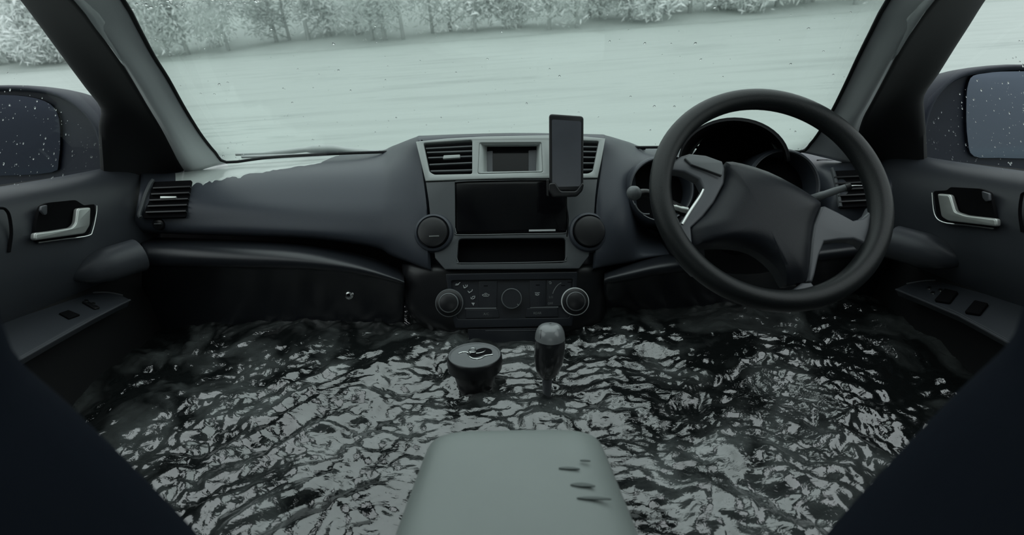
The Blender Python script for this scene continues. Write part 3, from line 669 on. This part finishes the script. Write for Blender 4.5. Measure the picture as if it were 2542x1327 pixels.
# ================================================================== STEERING WHEEL
wn = Vector((0, -math.cos(R(33)), math.sin(R(33)))); wc = PD(1910, 482, .78)
WP = Plane(wc, wn)
swh = thing('steering_wheel', 'dark leather-rimmed three-spoke steering wheel turned clockwise', 'steering wheel', wc-Vector((0, 0, .17)))
RC, RTB = .1755, .0172
pts = [wc + WP.u*(RC*math.cos(a)) + WP.v*(RC*math.sin(a)) for a in [2*math.pi*k/96 for k in range(96)]]
tube('rim', pts, RTB, M_WHEEL, swh, nseg=20, closed=True, flat=1.0, up=wn, smooth=80)
def crop5(L, s=2.2118, ox=1500, oy=200): return [(ox+x/s, oy+y/s) for x, y in L]
hubo = crop5([(668, 446), (760, 456), (900, 500), (1040, 570), (1130, 625), (1188, 668), (1180, 710), (1150, 790), (1138, 880), (1128, 1000), (1112, 1100), (1060, 1112), (1000, 1122), (960, 1050), (900, 985), (820, 932), (720, 908), (600, 905), (492, 908), (478, 860), (472, 806), (540, 742), (600, 664), (650, 580), (672, 500)])
V = None
def dome(name, outline, m, parent, pl, n0, rise, rings=8, skirt=.02, pw=2.2):
    b = [Vector(pl.off(n0).hit(x, y)) for x, y in catmull2(outline)]
    c = sum(b, Vector((0, 0)))/len(b); rows = []
    rows.append([pl.o+pl.u*p.x+pl.v*p.y+pl.n*(n0-skirt) for p in b])
    for k in range(rings+1):
        t = k/rings; s = 1-t**1.6
        q = (1-s**pw)
        rows.append([pl.o+pl.u*(c.x+(p.x-c.x)*s)+pl.v*(c.y+(p.y-c.y)*s)+pl.n*(n0+rise*q) for p in b])
    V, Fc = grid_mesh(rows, True, False, False); return mk(name, V, Fc, m, parent, smooth=50)
def catmull2(L, k=2): return [tuple(v)[:2] for v in catmull([Vector((*p, 0)) for p in L], k, True)]
dome('airbag_cover', hubo, M_HUB, swh, WP, -.004, .022, rings=16, pw=5)
lsp = crop5([(380, 440), (425, 412), (470, 398), (560, 408), (650, 440), (664, 480), (660, 560), (605, 665), (545, 742), (478, 803), (486, 900), (520, 1010), (560, 1060), (500, 1060), (420, 980), (370, 880), (345, 790), (350, 745), (375, 770), (412, 787), (470, 710), (522, 632), (545, 590), (520, 540), (440, 500), (372, 490), (345, 520), (330, 480)])
plate('spoke', M_SPOKE, swh, WP, lsp, n0=-.020, n1=.002, bev=.004, label='left spoke with control pad')
padp = crop5([(440, 425), (475, 404), (560, 414), (648, 446), (655, 480), (648, 522), (560, 490), (480, 462)])
plate('control_pad', M_SLAT, swh, WP, rr(padp, 3), n0=.001, n1=.006, bev=.0018)
stroke('pad_seam', M_MATT, swh, WP, crop5([(478, 462), (560, 492), (640, 526)]), 3, n=.0062)
tube('spoke_trim', catmull([WP.W(x, y, .002) for x, y in crop5([(540, 600), (520, 640), (470, 716), (425, 790)])], 4), .0022, M_CHROME, swh, nseg=8)
rsp = crop5([(1192, 690), (1215, 686), (1290, 722), (1370, 766), (1420, 755), (1460, 720), (1480, 680), (1510, 760), (1500, 880), (1460, 930), (1415, 885), (1370, 868), (1290, 872), (1212, 882), (1182, 960), (1160, 1060), (1146, 1105), (1114, 1102), (1128, 1000), (1138, 880), (1152, 790)])
plate('spoke', M_SPOKE, swh, WP, rsp, n0=-.022, n1=.001, bev=.004, label='right spoke')
bsp = crop5([(995, 1195), (1040, 1150), (1090, 1108), (1140, 1105), (1165, 1140), (1210, 1165), (1210, 1200), (1100, 1225)])
plate('spoke', M_SPOKE, swh, WP, bsp, n0=-.02, n1=.0, bev=.004, label='short lower spoke')
lathe('hub_boss', wc-wn*.028+WP.v*(-.005), -wn, [(0, 0), (.06, 0), (.062, .01), (.055, .12), (0, .12)], M_MATT, swh, nseg=32)
# stalks
st = thing('wiper_stalk', 'black stalk lever with a pale ball end left of the steering wheel', 'stalk', PY(1640, 500, .93))
tube('lever', catmull([PY(1578, 484, .88), PY(1605, 478, .89), PY(1650, 500, .92), (Vector((.40, .98, 1.03)))], 4), [.009, .0085, .0075, .007, .007, .0075, .008, .0085, .009, .0095, .01, .0105, .011], M_BLACK, st, nseg=14)
kb = [PY(1572, 474, .875), PY(1577, 483, .875), PY(1584, 498, .88)]
lathe('ball_end', PY(1574, 479, .872), (PY(1600, 500, .9)-PY(1574, 479, .872)), [(0, -.014), (.006, -.013), (.0105, -.009), (.013, -.002), (.0125, .005), (.009, .011), (.004, .014), (0, .0145)], M_SLAT, st, nseg=20)
tube('chrome_tip', catmull([PY(1655, 500, .9), PY(1672, 512, .9), PY(1688, 518, .9), PY(1706, 522, .9)], 4), [.003]*5+[.005]*4+[.006]*4, M_LEVER, st, nseg=12)
st2 = thing('indicator_stalk', 'grey stalk lever pointing right behind the steering wheel', 'stalk', PY(2030, 490, .95))
tube('lever', catmull([PY(2012, 494, .96), PY(2040, 485, .94), PY(2075, 473, .93), PY(2106, 463, .92)], 4), [.008]*5+[.0072]*4+[.0065]*4, M_SLAT, st2, nseg=14)
tube('stalk_tip', [PY(2100, 465, .92), PY(2112, 461, .918)], .0062, M_BLACK, st2, nseg=14)
tube('tip_pin', [PY(2112, 461, .918), PY(2122, 460, .916), PY(2140, 460, .914)], [.002, .0012, .0008], M_CHROME, st2, nseg=8)
ring_low = catmull([PY(x, y, 1.0) for x, y in [(1576, 506), (1584, 520), (1596, 530), (1612, 531)]], 4)
tube('cowl_trim', ring_low, .0016, M_SLAT, ic, nseg=8)

# ================================================================== CLIMATE PANEL
kp = plane3(PY(1270, 675, 1.0), PY(1270, 808, .955), PY(1400, 808, .955))
cp = thing('climate_panel', 'dark climate control panel with three round knobs below the slot', 'control panel', kp.W(1270, 805, 0))
fr_o = [(1106, 679), (1434, 674), (1430, 740), (1420, 809), (1130, 814), (1116, 760)]
fr_i = [(1120, 696), (1422, 692), (1420, 740), (1413, 788), (1136, 792), (1124, 750)]
plate('panel_frame', M_HUB, cp, kp, rr(fr_o, 4), [rr(fr_i, 4)], n0=-.012, n1=.004, bev=.0015)
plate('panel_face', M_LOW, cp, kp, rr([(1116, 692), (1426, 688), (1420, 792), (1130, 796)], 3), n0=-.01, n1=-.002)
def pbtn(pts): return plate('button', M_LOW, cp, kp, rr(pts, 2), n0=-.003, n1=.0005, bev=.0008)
pbtn([(1189, 698), (1234, 697), (1233, 762), (1190, 763)]); pbtn([(1315, 696), (1355, 695), (1354, 760), (1316, 761)])
pbtn([(1156, 769), (1236, 767), (1240, 788), (1156, 790)]); pbtn([(1308, 765), (1384, 764), (1386, 786), (1304, 787)])
pbtn([(1358, 695), (1420, 694), (1410, 758), (1359, 760)])
plate('edge_highlight', M_SLAT, cp, kp, [(1154, 763.5), (1232, 762.5), (1232, 766), (1154, 767)], n0=.0, n1=.0012)  # paler strips paint the highlight line along the button row
plate('edge_highlight', M_SLAT, cp, kp, [(1316, 761.5), (1386, 760), (1386, 763), (1316, 764)], n0=.0, n1=.0012)
for x, y in ((1206, 709), (1335, 707), (1414, 700), (1398, 708)):
    plate('indicator_slit', M_MATT, cp, kp, [(x-5, y-1), (x+5, y-1), (x+5, y+1.2), (x-5, y+1.2)], n0=.0004, n1=.0009)
def knob(x, y, rad, cap, ringm, h, ns):
    c = kp.W(x, y, 0); n = kp.n
    k = lathe('knob', c, n, [(rad, -.004), (rad, .004), (rad*.97, .0065), (rad*.90, .0075), (cap*1.12, .0085), (cap*1.04, h*.8), (cap*.98, h), (cap*.9, h+.001), (0, h+.0012)], M_BLACK, cp, nseg=56)
    rg = lathe('knob_ring', c, n, [(rad*1.0, .002), (rad*1.03, .0045), (rad*1.0, .0068), (rad*.96, .007), (rad*.95, .004)], ringm, k, nseg=56)
    lathe('cap_ring', c, n, [(cap*1.03, h-.002), (cap*1.045, h-.0006), (cap*1.0, h+.0008), (cap*.95, h+.0014), (cap*.93, h+.0006)], M_SLAT, k, nseg=56)
    return k
knob(1116, 751.5, .0295, .0205, M_SLAT, .018, 1)
knob(1427, 748, .0295, .0200, mat('bright_ring', (.75, .77, .77), .3, metal=.3), .018, 1)
ck = kp.W(1270, 741, 0)
k = lathe('knob', ck, kp.n, [(.0225, -.004), (.0225, .003), (.0215, .012), (.0205, .0135), (0, .0138)], M_LOW, cp, nseg=56)
lathe('knob_ring', ck, kp.n, [(.0215, .011), (.0222, .0125), (.0212, .0142), (.0203, .0143), (.0200, .0132)], M_SLAT, k, nseg=56)
kq = Plane(ck+kp.n*.0139, kp.n); stroke('knob_mark', M_DIM, k, kq, [(1284, 754), (1288, 758)], 2.5)
# printed symbols
def c4(L, s=7.808, ox=1040, oy=660): return [(ox+x/s, oy+y/s) for x, y in L]
def sym(pts, wd=1.6, m=M_INK): stroke('printed_symbol', m, cp, kp, pts, wd, n=.0006)
sym(c4([(715, 345), (745, 352), (770, 340), (800, 315)]), 1.4); sym(c4([(700, 365), (740, 368), (775, 355)]), 1.2)
sym(c4([(860, 370), (868, 405), (900, 412), (935, 395), (940, 360)])); sym(c4([(895, 365), (915, 372), (905, 388)]), 1.3); sym(c4([(865, 420), (900, 424)]), 1.2)
sym(c4([(948, 480), (965, 505), (1000, 500), (1030, 478), (1035, 450)])); sym(c4([(965, 515), (985, 518)]), 1.2)
sym(c4([(1010, 600), (1010, 630), (1045, 638), (1080, 615), (1085, 580), (1045, 585), (1035, 610)]), 1.6)
sym(c4([(1020, 715), (1080, 718)]), 1.6); sym(c4([(1028, 728), (1072, 730)]), 1.4); sym(c4([(1040, 742), (1062, 743), (1050, 762)]), 1.6)
sym(c4([(1225, 560), (1250, 580), (1300, 582), (1345, 580), (1368, 555), (1330, 545), (1305, 525), (1280, 528), (1262, 548), (1228, 552)]), 1.1); sym(c4([(1275, 568), (1295, 545), (1315, 568)]), 1.2)
def c5(L, s=7.805, ox=1290, oy=660): return [(ox+x/s, oy+y/s) for x, y in L]
sym(c5([(295, 515), (390, 515)]), 1.1); sym(c5([(305, 535), (330, 545), (345, 535), (380, 545)]), 1.1); sym(c5([(300, 552), (340, 568), (375, 555)]), 1.2)
sym(c5([(640, 535), (660, 480), (700, 410), (750, 355), (805, 325)]), 2.0, M_DIM)
sym(c5([(565, 315), (590, 300), (612, 318), (608, 340), (575, 340)]), 2.2, M_DIM)
text('lettering', 'LO', M_DIM, cp, kp, 1368, 737, 5.5, n=.0006); text('lettering', 'OFF', M_DIM, cp, kp, 1366, 753, 5.5, n=.0006)
text('lettering', 'A/C', M_DIM, cp, kp, 1207, 779, 6, n=.0006); text('lettering', 'REAR', M_DIM, cp, kp, 1334, 777, 6, n=.0006)
# ledge under the panel
lp_ = plane3(PY(1270, 812, .955), PY(1270, 850, .945), PY(1400, 850, .945))
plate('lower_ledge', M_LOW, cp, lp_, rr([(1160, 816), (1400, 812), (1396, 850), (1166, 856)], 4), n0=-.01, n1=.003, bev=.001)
stroke('ledge_line', M_SPOKE, cp, lp_, [(1205, 820), (1330, 819)], 1.6, n=.0032)

# ================================================================== GEAR SHIFTER
gs = thing('gear_shifter', 'black egg-shaped gear shifter knob rising from the water', 'gear shifter', PY(1358, 985, .775))
Ys = .775
prof = [(803, 1366, 4, .3), (804.5, 1366, 17, .6), (810, 1366, 27, .8), (822, 1365.5, 34, .9), (838, 1365.2, 37, .95), (852, 1365, 38, .98), (880, 1363.5, 37.5, .95), (905, 1361.5, 33.5, .9), (922, 1360, 27.5, .85), (934, 1358.5, 19, .8), (939, 1358, 11, .7), (940, 1358, 2, .3)]
def krow(p, g=0):
    y, xc, hw, dp = p; c = PY(xc, y, Ys); r = hw/FPX*(c-CAM).dot(FW)+g
    return [c+Vector((math.cos(a)*r, math.sin(a)*r*dp*1.1, 0)) for a in [2*math.pi*k/32 for k in range(32)]]
loft('knob', [krow(p) for p in prof], M_KNOB, gs, ku=1, kv=3, closed_u=True, caps=True, smooth=80)
loft('top_sheen', [krow(p, .0006) for p in prof[:5]], mat('shifter_sheen', (.20, .21, .215), .25, coat=.5), gs, ku=1, kv=4, closed_u=True, caps=True, smooth=80, label='grey shell painting the gloss on the knob top')  # lighter grey shell imitates the reflection on top of the knob
p0 = PY(1358, 930, Ys); p1 = PY(1358, 1010, Ys)
tube('shaft', [p0, p0.lerp(p1, .5), Vector((p1.x, p1.y, .645))], [.0095, .008, .008], M_SPOKE, gs, nseg=16)
plate('seam', M_MATT, gs, Plane(PY(1365, 840, Ys-.028), (0, -1, .1)), [(1343, 818), (1344, 818), (1342, 840), (1341, 840)], n0=0, n1=.0003)

# ================================================================== MUG WITH LID
lc = PZ(1178, 880, .822); rl = .0490
mug = thing('travel_cup', 'black lidded travel cup standing in the water beside the gear shifter', 'cup', lc+Vector((0, 0, -.17)))
lathe('cup_body', lc, (0, .0, 1), [(0, -.17), (.026, -.17), (.028, -.12), (.036, -.055), (.042, -.03), (.042, -.02), (0, -.02)], M_BLACK, mug, nseg=48)
lid = lathe('lid', lc, (0, 0, 1), [(.040, -.03), (rl*1.03, -.026), (rl*1.06, -.012), (rl*1.04, -.003), (rl*1.0, .0), (rl*.9, -.003), (0, -.004)], M_BLACK, mug, nseg=64)
lathe('lid_top', lc, (0, 0, 1), [(rl*1.0, -.0005), (rl*.985, .0012), (rl*.955, .0010), (rl*.92, -.0012), (rl*.88, -.0016), (0, -.0016)], M_LID, lid, nseg=64, label='grey raised-rim lid top')
lpz = Plane(lc+Vector((0, 0, -.0012)), (0, 0, 1), Vector((0, 1, 0)))
def c6(L, s=7.06, ox=1080, oy=820): return [(ox+x/s, oy+y/s) for x, y in L]
for L, r in (([(410, 405), (470, 385), (530, 380), (590, 400), (600, 450), (660, 490), (740, 500), (820, 480), (880, 445), (1010, 425)], .0017),
             ([(590, 400), (600, 350), (640, 315), (690, 315), (715, 350), (700, 380), (640, 385), (600, 370)], .0014),
             ([(720, 400), (780, 395), (850, 375), (880, 350)], .0013)):
    tube('raised_emblem', catmull([lpz.W(x, y, .0) for x, y in c6(L)], 4), r, M_CHROME, lid, nseg=8)
plate('emblem_recess', M_MATT, lid, lpz, cm(c6([(560, 395), (620, 400), (740, 330), (860, 300), (980, 330), (990, 395), (880, 410), (760, 450), (660, 460), (600, 430)]), 3), n0=-.0002, n1=.0006)

# ================================================================== CENTRE CONSOLE ARMREST
ar = thing('armrest', 'wet pale grey padded console armrest in the foreground centre', 'armrest', (0, .1, .60))
rows = []
for y, hw, zt, hh in [(.462, .060, .890, .030), (.468, .085, .900, .045), (.460, .0965, .912, .055), (.445, .1000, .9185, .06), (.40, .104, .921, .065), (.33, .110, .922, .07), (.2, .117, .922, .07), (.0, .120, .922, .07), (-.15, .120, .918, .07)]:
    ring = []
    for k in range(40):
        a = 2*math.pi*k/40; c, s_ = math.cos(a), math.sin(a); ex = .42
        ring.append(Vector((math.copysign(abs(c)**ex, c)*hw, y, zt-hh+math.copysign(abs(s_)**ex, s_)*hh)))
    rows.append(ring)
loft('padded_lid', rows, M_ARM, ar, ku=1, kv=3, closed_u=True, caps=True, smooth=60)
box('console_box', (0, .12, .60), (.09, .28, .24), M_BLACK, ar, bevel=.015)
box('console_tunnel', (0, .67, .495), (.12, .30, .155), M_BLACK, ar, bevel=.02)
apl = Plane((0, .35, .9222), (0, 0, 1), Vector((0, 1, 0)))
for (x0, x1, y, h) in ((1387, 1440, 1160, 5), (1416, 1478, 1201, 8), (1432, 1518, 1234, 6), (1440, 1466, 1141, 3)):
    plate('streak_mark', M_STREAK, ar, apl, cm([(x0, y), (x0+(x1-x0)*.3, y-h/2), (x0+(x1-x0)*.7, y-h*.3), (x1, y+h*.5), (x0+(x1-x0)*.6, y+h*.6), (x0+(x1-x0)*.3, y+h/2)], 3), n0=-.001, n1=.0003)  # short dark flat streaks on the padded lid

# ================================================================== SEATS
def seat(side, label):
    t = thing('front_seat', label, 'seat', (side*.53, .10, .35))
    rows = []
    for z, edge, cy, hy in [(.36, .17, .22, .11), (.7, .17, .20, .11), (.90, .165, .165, .105), (.985, .165, .155, .10), (1.045, .195, .155, .10), (1.10, .222, .155, .095), (1.14, .240, .155, .09), (1.20, .236, .155, .09), (1.26, .235, .15, .085), (1.30, .30, .15, .075), (1.315, .44, .15, .05)]:
        ring = []; ou = .84 if z < 1.22 else .80 if z < 1.3 else .70
        cx = (edge+ou)/2; hx = (ou-edge)/2
        for k in range(36):
            a = 2*math.pi*k/36; c, s_ = math.cos(a), math.sin(a)
            ring.append(Vector((side*(cx+math.copysign(abs(c)**.3, c)*hx), cy+math.copysign(abs(s_)**.45, s_)*hy, z)))
        rows.append(ring)
    loft('backrest', rows, M_SEAT, t, ku=1, kv=3, closed_u=True, caps=True, smooth=60)
    hr = []
    for z, hx, hy in [(1.36, .08, .03), (1.37, .12, .045), (1.42, .135, .055), (1.5, .13, .05), (1.54, .11, .04), (1.55, .06, .02)]:
        hr.append([Vector((side*.55+math.copysign(abs(math.cos(a))**.6, math.cos(a))*hx, .10+math.copysign(abs(math.sin(a))**.8, math.sin(a))*hy, z)) for a in [2*math.pi*k/24 for k in range(24)]])
    h = loft('headrest', hr, M_SEAT, t, ku=1, kv=2, closed_u=True, caps=True, smooth=60)
    for dx in (-.06, .06): tube('headrest_post', [Vector((side*.55+dx, .12, 1.28)), Vector((side*.55+dx, .10, 1.40))], .006, M_CHROME, t, nseg=10)
seat(-1, 'dark left front seat backrest, blurred, filling the lower left corner')
seat(1, 'dark right front seat backrest, blurred, filling the lower right corner')

# ================================================================== SIDE MIRRORS
def side_mirror(side, label, outl, glass, Y):
    P = [PY(x, y, Y) for x, y in cm(outl, 3)]; c = sum(P, Vector())/len(P)
    t = thing('side_mirror', label, 'mirror', Vector((c.x, c.y, min(p.z for p in P))))
    rows = [[c.lerp(p, k)+Vector((0, dy, 0)) for p in P] for k, dy in ((.90, .012), (.95, .0), (1.0, .006), (1.02, .03), (1.0, .07), (.93, .11), (.8, .145), (.55, .17), (.25, .182), (.02, .185))]
    loft('mirror_shell', rows, M_CAR, t, ku=1, kv=3, closed_u=True, smooth=70, solid=.003)
    gp_ = Plane((c.x, Y+.010, c.z), (-side*.10, -1, .03))
    plate('glass_bezel', M_CAR, t, gp_, [tuple(Vector(q)) for q in cm(outl, 3)], n0=-.012, n1=-.006)
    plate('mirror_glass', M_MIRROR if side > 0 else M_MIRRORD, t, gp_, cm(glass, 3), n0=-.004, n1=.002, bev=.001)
    a = PY(outl[0][0], outl[0][1]-60, Y+.10); b = Vector((side*.90, a.y+.04, a.z-.05))
    tube('mirror_arm', [a+Vector((side*.05, 0, 0)), a, b], [.03, .03, .035], M_CAR, t, nseg=16)
side_mirror(-1, 'dark left side mirror outside the wet left window', [(258, 466), (257, 380), (246, 325), (215, 278), (165, 240), (100, 219), (0, 212), (-120, 222), (-190, 270), (-200, 380), (-170, 460), (0, 475), (150, 475)],
    [(128, 428), (146, 400), (150, 330), (142, 280), (110, 250), (40, 236), (-60, 238), (-140, 260), (-165, 320), (-160, 400), (-130, 432), (0, 436)], 1.10)
side_mirror(1, 'dark right side mirror with a blue-grey glass outside the right window', [(2286, 424), (2286, 345), (2300, 275), (2332, 220), (2380, 184), (2450, 166), (2560, 160), (2680, 175), (2740, 230), (2750, 330), (2720, 420), (2600, 438), (2420, 436)],
    [(2418, 388), (2402, 350), (2398, 270), (2404, 205), (2430, 182), (2520, 176), (2620, 182), (2690, 220), (2710, 300), (2690, 370), (2600, 392), (2480, 392)], 1.10)
# wiper arm at the foot of the glass
def wgl(px, py, dY=.03):
    return PY(px, py, 1.43)
wa = thing('windshield_wiper', 'grey wiper lying along the foot of the windshield', 'wiper', PY(760, 384, 1.44))
tube('arm', catmull([PY(585, 383, 1.42), PY(680, 379, 1.44), PY(760, 371, 1.45), (PY(830, 370, 1.45)), PY(900, 377, 1.46), PY(985, 372, 1.5)], 4), [.004]*4+[.008]*5+[.013]*4+[.010]*4+[.005]*4, M_FASCIA, wa, nseg=12)
tube('blade', [PY(600, 389, 1.42), PY(760, 384, 1.44), PY(940, 377, 1.47)], .0045, M_LABEL, wa, nseg=8)

# ================================================================== WATER INSIDE THE CAR
def perlin(x, y, seed):
    rg = np.random.default_rng(seed); G = rg.uniform(0, 2*np.pi, (256, 256))
    xi = np.floor(x).astype(int); yi = np.floor(y).astype(int); xf = x-xi; yf = y-yi
    def g(ix, iy, dx, dy):
        a = G[ix % 256, iy % 256]; return np.cos(a)*dx+np.sin(a)*dy
    u = xf**3*(xf*(xf*6-15)+10); v = yf**3*(yf*(yf*6-15)+10)
    n00 = g(xi, yi, xf, yf); n10 = g(xi+1, yi, xf-1, yf); n01 = g(xi, yi+1, xf, yf-1); n11 = g(xi+1, yi+1, xf-1, yf-1)
    return (n00*(1-u)+n10*u)*(1-v)+(n01*(1-u)+n11*u)*v
nx, ny = 470, 300
gx = np.linspace(-.865, .865, nx); gy = np.linspace(.05, 1.14, ny); GX, GY = np.meshgrid(gx, gy)
wx = GX+.05*perlin(GX*5, GY*5, 1)+.015*perlin(GX*16, GY*16, 2); wy = GY+.05*perlin(GX*5+9, GY*5, 3)+.015*perlin(GX*16, GY*16+5, 4)
z = .020*perlin(wx*5, wy*6, 5)
z += .013*perlin(wx*13, wy*17, 6)
z += .0062*perlin(wx*27+3, wy*38, 7)+.0044*perlin(wx*48+3, wy*66, 12)
# diagonal furrows on the left, pulled by the current
fu = (GX*.80+GY*.60); fv = (-GX*.6+GY*.8)
dl = np.exp(-((GX+.33)/.16)**2-((GY-.70)/.22)**2); z += dl*.016*(1-2*np.abs(perlin(fu*2+7, (fv+.02*perlin(GX*9, GY*9, 8))*17, 9))*2)*.6
dr = np.exp(-((GX-.3)/.2)**2-((GY-.62)/.2)**2); z += dr*.012*(1-2*np.abs(perlin((GX*.75-GY*.65)*3+2, (GX*.65+GY*.75)*15, 10))*2)*.6
z += .0027*perlin(wx*78, wy*105, 11)
Z = .800 - .135*(1.05-GY) + .035*GX + z
V = np.stack([GX, GY, Z], -1).reshape(-1, 3); base = np.array([0, .6, .72])
idx = np.arange(nx*ny).reshape(ny, nx)
Fq = np.stack([idx[:-1, :-1], idx[:-1, 1:], idx[1:, 1:], idx[1:, :-1]], -1).reshape(-1, 4)
me = bpy.data.meshes.new('flood_water'); me.vertices.add(len(V)); me.vertices.foreach_set('co', (V-base).ravel())
me.loops.add(Fq.size); me.loops.foreach_set('vertex_index', Fq.ravel()); me.polygons.add(len(Fq))
me.polygons.foreach_set('loop_start', np.arange(0, Fq.size, 4)); me.update(calc_edges=True); me.validate()
me.shade_smooth(); me.materials.append(M_WATER)
fw = bpy.data.objects.new('flood_water', me); col.objects.link(fw); fw.location = base
tag(fw, 'dark churning flood water filling the car up to the dashboard', 'water', kind='stuff')

# ================================================================== OUTSIDE: lake, bank, trees (the car lies nose down, so all of it is tilted together)
T = Matrix.Translation((0, 1.43, 1.085)) @ Matrix.Rotation(R(8.6), 4, 'X') @ Matrix.Rotation(R(-2.9), 4, 'Y')
def tmesh(name, V, Fc, m, smooth=60, kind=None, **kw):
    me = bpy.data.meshes.new(name); me.from_pydata(V, [], Fc); me.update(); me.shade_smooth(); me.materials.append(m)
    o = bpy.data.objects.new(name, me); col.objects.link(o); o.matrix_world = T; tag(o, kind=kind); return o
xs = sorted(set([-90, -60, -40, -25, -15, -9, -5, -3, -2, -1.4, -.93, .93, 1.4, 2, 3, 5, 9, 15, 25, 40, 60, 90]+[round(-.93+1.86*k/12, 3) for k in range(1, 12)]))
ys = [-80, -40, -20, -10, -5, -3.6, 0, .4, 1, 2, 3, 5, 8, 11, 15, 19, 23, 25.2]
Vl = [(x, y, 0) for y in ys for x in xs]; Fl = []
for j in range(len(ys)-1):
    for i in range(len(xs)-1):
        cxx = (xs[i]+xs[i+1])/2; cyy = (ys[j]+ys[j+1])/2
        if abs(cxx) < .93 and -3.6 < cyy < 0: continue
        a = j*len(xs)+i; Fl.append((a, a+1, a+1+len(xs), a+len(xs)))
lake = tmesh('lake_water', Vl, Fl, M_LAKE, kind='structure')
Vb = []; Fb = []; nb = 40
by = [(25.0, -.15), (25.3, .06), (26, .18), (29, .6), (34, 2.2), (50, 7.5), (90, 16.0)]
for (y, zz) in by:
    for i in range(nb+1):
        x = -90+180*i/nb; Vb.append((x, y+.12*math.sin(i*1.7), zz+.05*math.sin(i*2.3+y)))
for j in range(len(by)-1):
    for i in range(nb):
        a = j*(nb+1)+i; Fb.append((a, a+1, a+nb+2, a+nb+1))
tmesh('bank_ground', Vb, Fb, M_BANK, kind='structure')
def tree_meshes(seed, h, spread, nleaf):
    rg = random.Random(seed); V = []; Fc = []
    def addtube(pts, rad):
        v, f = tube_geo(pts, rad, 6); b = len(V); V.extend(v); Fc.extend([tuple(i+b for i in q) for q in f])
    tips = []
    addtube([Vector((0, 0, -.3)), Vector((.05, 0, h*.3)), Vector((-.05, .05, h*.6)), Vector((0, 0, h))], [.11, .085, .055, .015])
    for k in range(22):
        z0 = h*rg.uniform(.04, .85); a = rg.uniform(0, 6.28); L = spread*rg.uniform(.5, 1.0)*(1.1-z0/h*.6)
        p0 = Vector((0, 0, z0)); p1 = p0+Vector((math.cos(a)*L*.5, math.sin(a)*L*.5, L*.30)); p2 = p0+Vector((math.cos(a)*L, math.sin(a)*L, L*.55))
        addtube([p0, p1, p2], [.035, .02, .006]); tips += [p0.lerp(p2, .35), p1, p1.lerp(p2, .5), p2]
    LV = []; LF = []
    for _ in range(nleaf):
        c = rg.choice(tips)+Vector((rg.gauss(0, .40), rg.gauss(0, .40), rg.gauss(0, .40)))
        if c.z < .0: c.z = rg.uniform(0, .4)
        s = rg.uniform(.05, .16); a = Vector((rg.gauss(0, 1), rg.gauss(0, 1), rg.gauss(0, 1))).normalized(); b = a.orthogonal().normalized(); q = len(LV)
        LV += [c-a*s*1.4, c+b*s*.35, c+a*s*1.4, c-b*s*.35]; LF.append((q, q+1, q+2, q+3))
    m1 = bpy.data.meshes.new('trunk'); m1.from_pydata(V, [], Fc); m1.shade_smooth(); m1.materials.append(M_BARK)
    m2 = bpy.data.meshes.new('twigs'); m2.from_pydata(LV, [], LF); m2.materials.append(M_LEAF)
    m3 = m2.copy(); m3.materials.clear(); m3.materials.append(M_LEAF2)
    return m1, m2, m3
variants = [tree_meshes(20+k, 5+k*.7, 1.5+.15*k, 2600) for k in range(4)]
rt = random.Random(5)
# individual labels come from where each one stands along the bank
nt_ = 52; spots = []
for i in range(nt_):
    spots.append((-31+60*i/(nt_-1)+rt.uniform(-.4, .4), 26.0+rt.uniform(0, 3.0)))
ORD = ('first second third fourth fifth sixth seventh eighth ninth tenth eleventh twelfth thirteenth fourteenth fifteenth sixteenth seventeenth eighteenth nineteenth twentieth '+' '.join('twenty-'+q for q in 'first second third fourth fifth sixth seventh eighth ninth'.split())+' thirtieth '+' '.join('thirty-'+q for q in 'first second third fourth fifth sixth seventh eighth ninth'.split())+' fortieth forty-first forty-second forty-third forty-fourth').split()
seen_l = seen_w = 0
for i, (x, y) in enumerate(spots):
    P = T @ Vector((x, y, .25)); q = P-CAM; ppx = CX+FPX*q.dot(RT)/q.dot(FW)
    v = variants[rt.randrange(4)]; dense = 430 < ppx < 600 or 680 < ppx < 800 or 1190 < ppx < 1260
    if ppx < 90: seen_l += 1; lab = 'hazy tree seen through the left side window, %s from the frame edge' % ORD[seen_l-1]
    elif ppx < 2185: seen_w += 1; lab = '%s hazy tree on the far bank, %s from the left windshield edge' % ('darker grey' if dense else 'pale grey', ORD[seen_w-1])
    else: continue
    t = bpy.data.objects.new('haze_pale_tree', None); col.objects.link(t)
    s = rt.uniform(.8, 1.15)
    t.matrix_world = T @ Matrix.Translation((x, y, .25)) @ Matrix.Rotation(rt.uniform(0, 6.28), 4, 'Z') @ Matrix.Scale(s, 4)
    tag(t, lab, 'tree', 'trees along the far bank')
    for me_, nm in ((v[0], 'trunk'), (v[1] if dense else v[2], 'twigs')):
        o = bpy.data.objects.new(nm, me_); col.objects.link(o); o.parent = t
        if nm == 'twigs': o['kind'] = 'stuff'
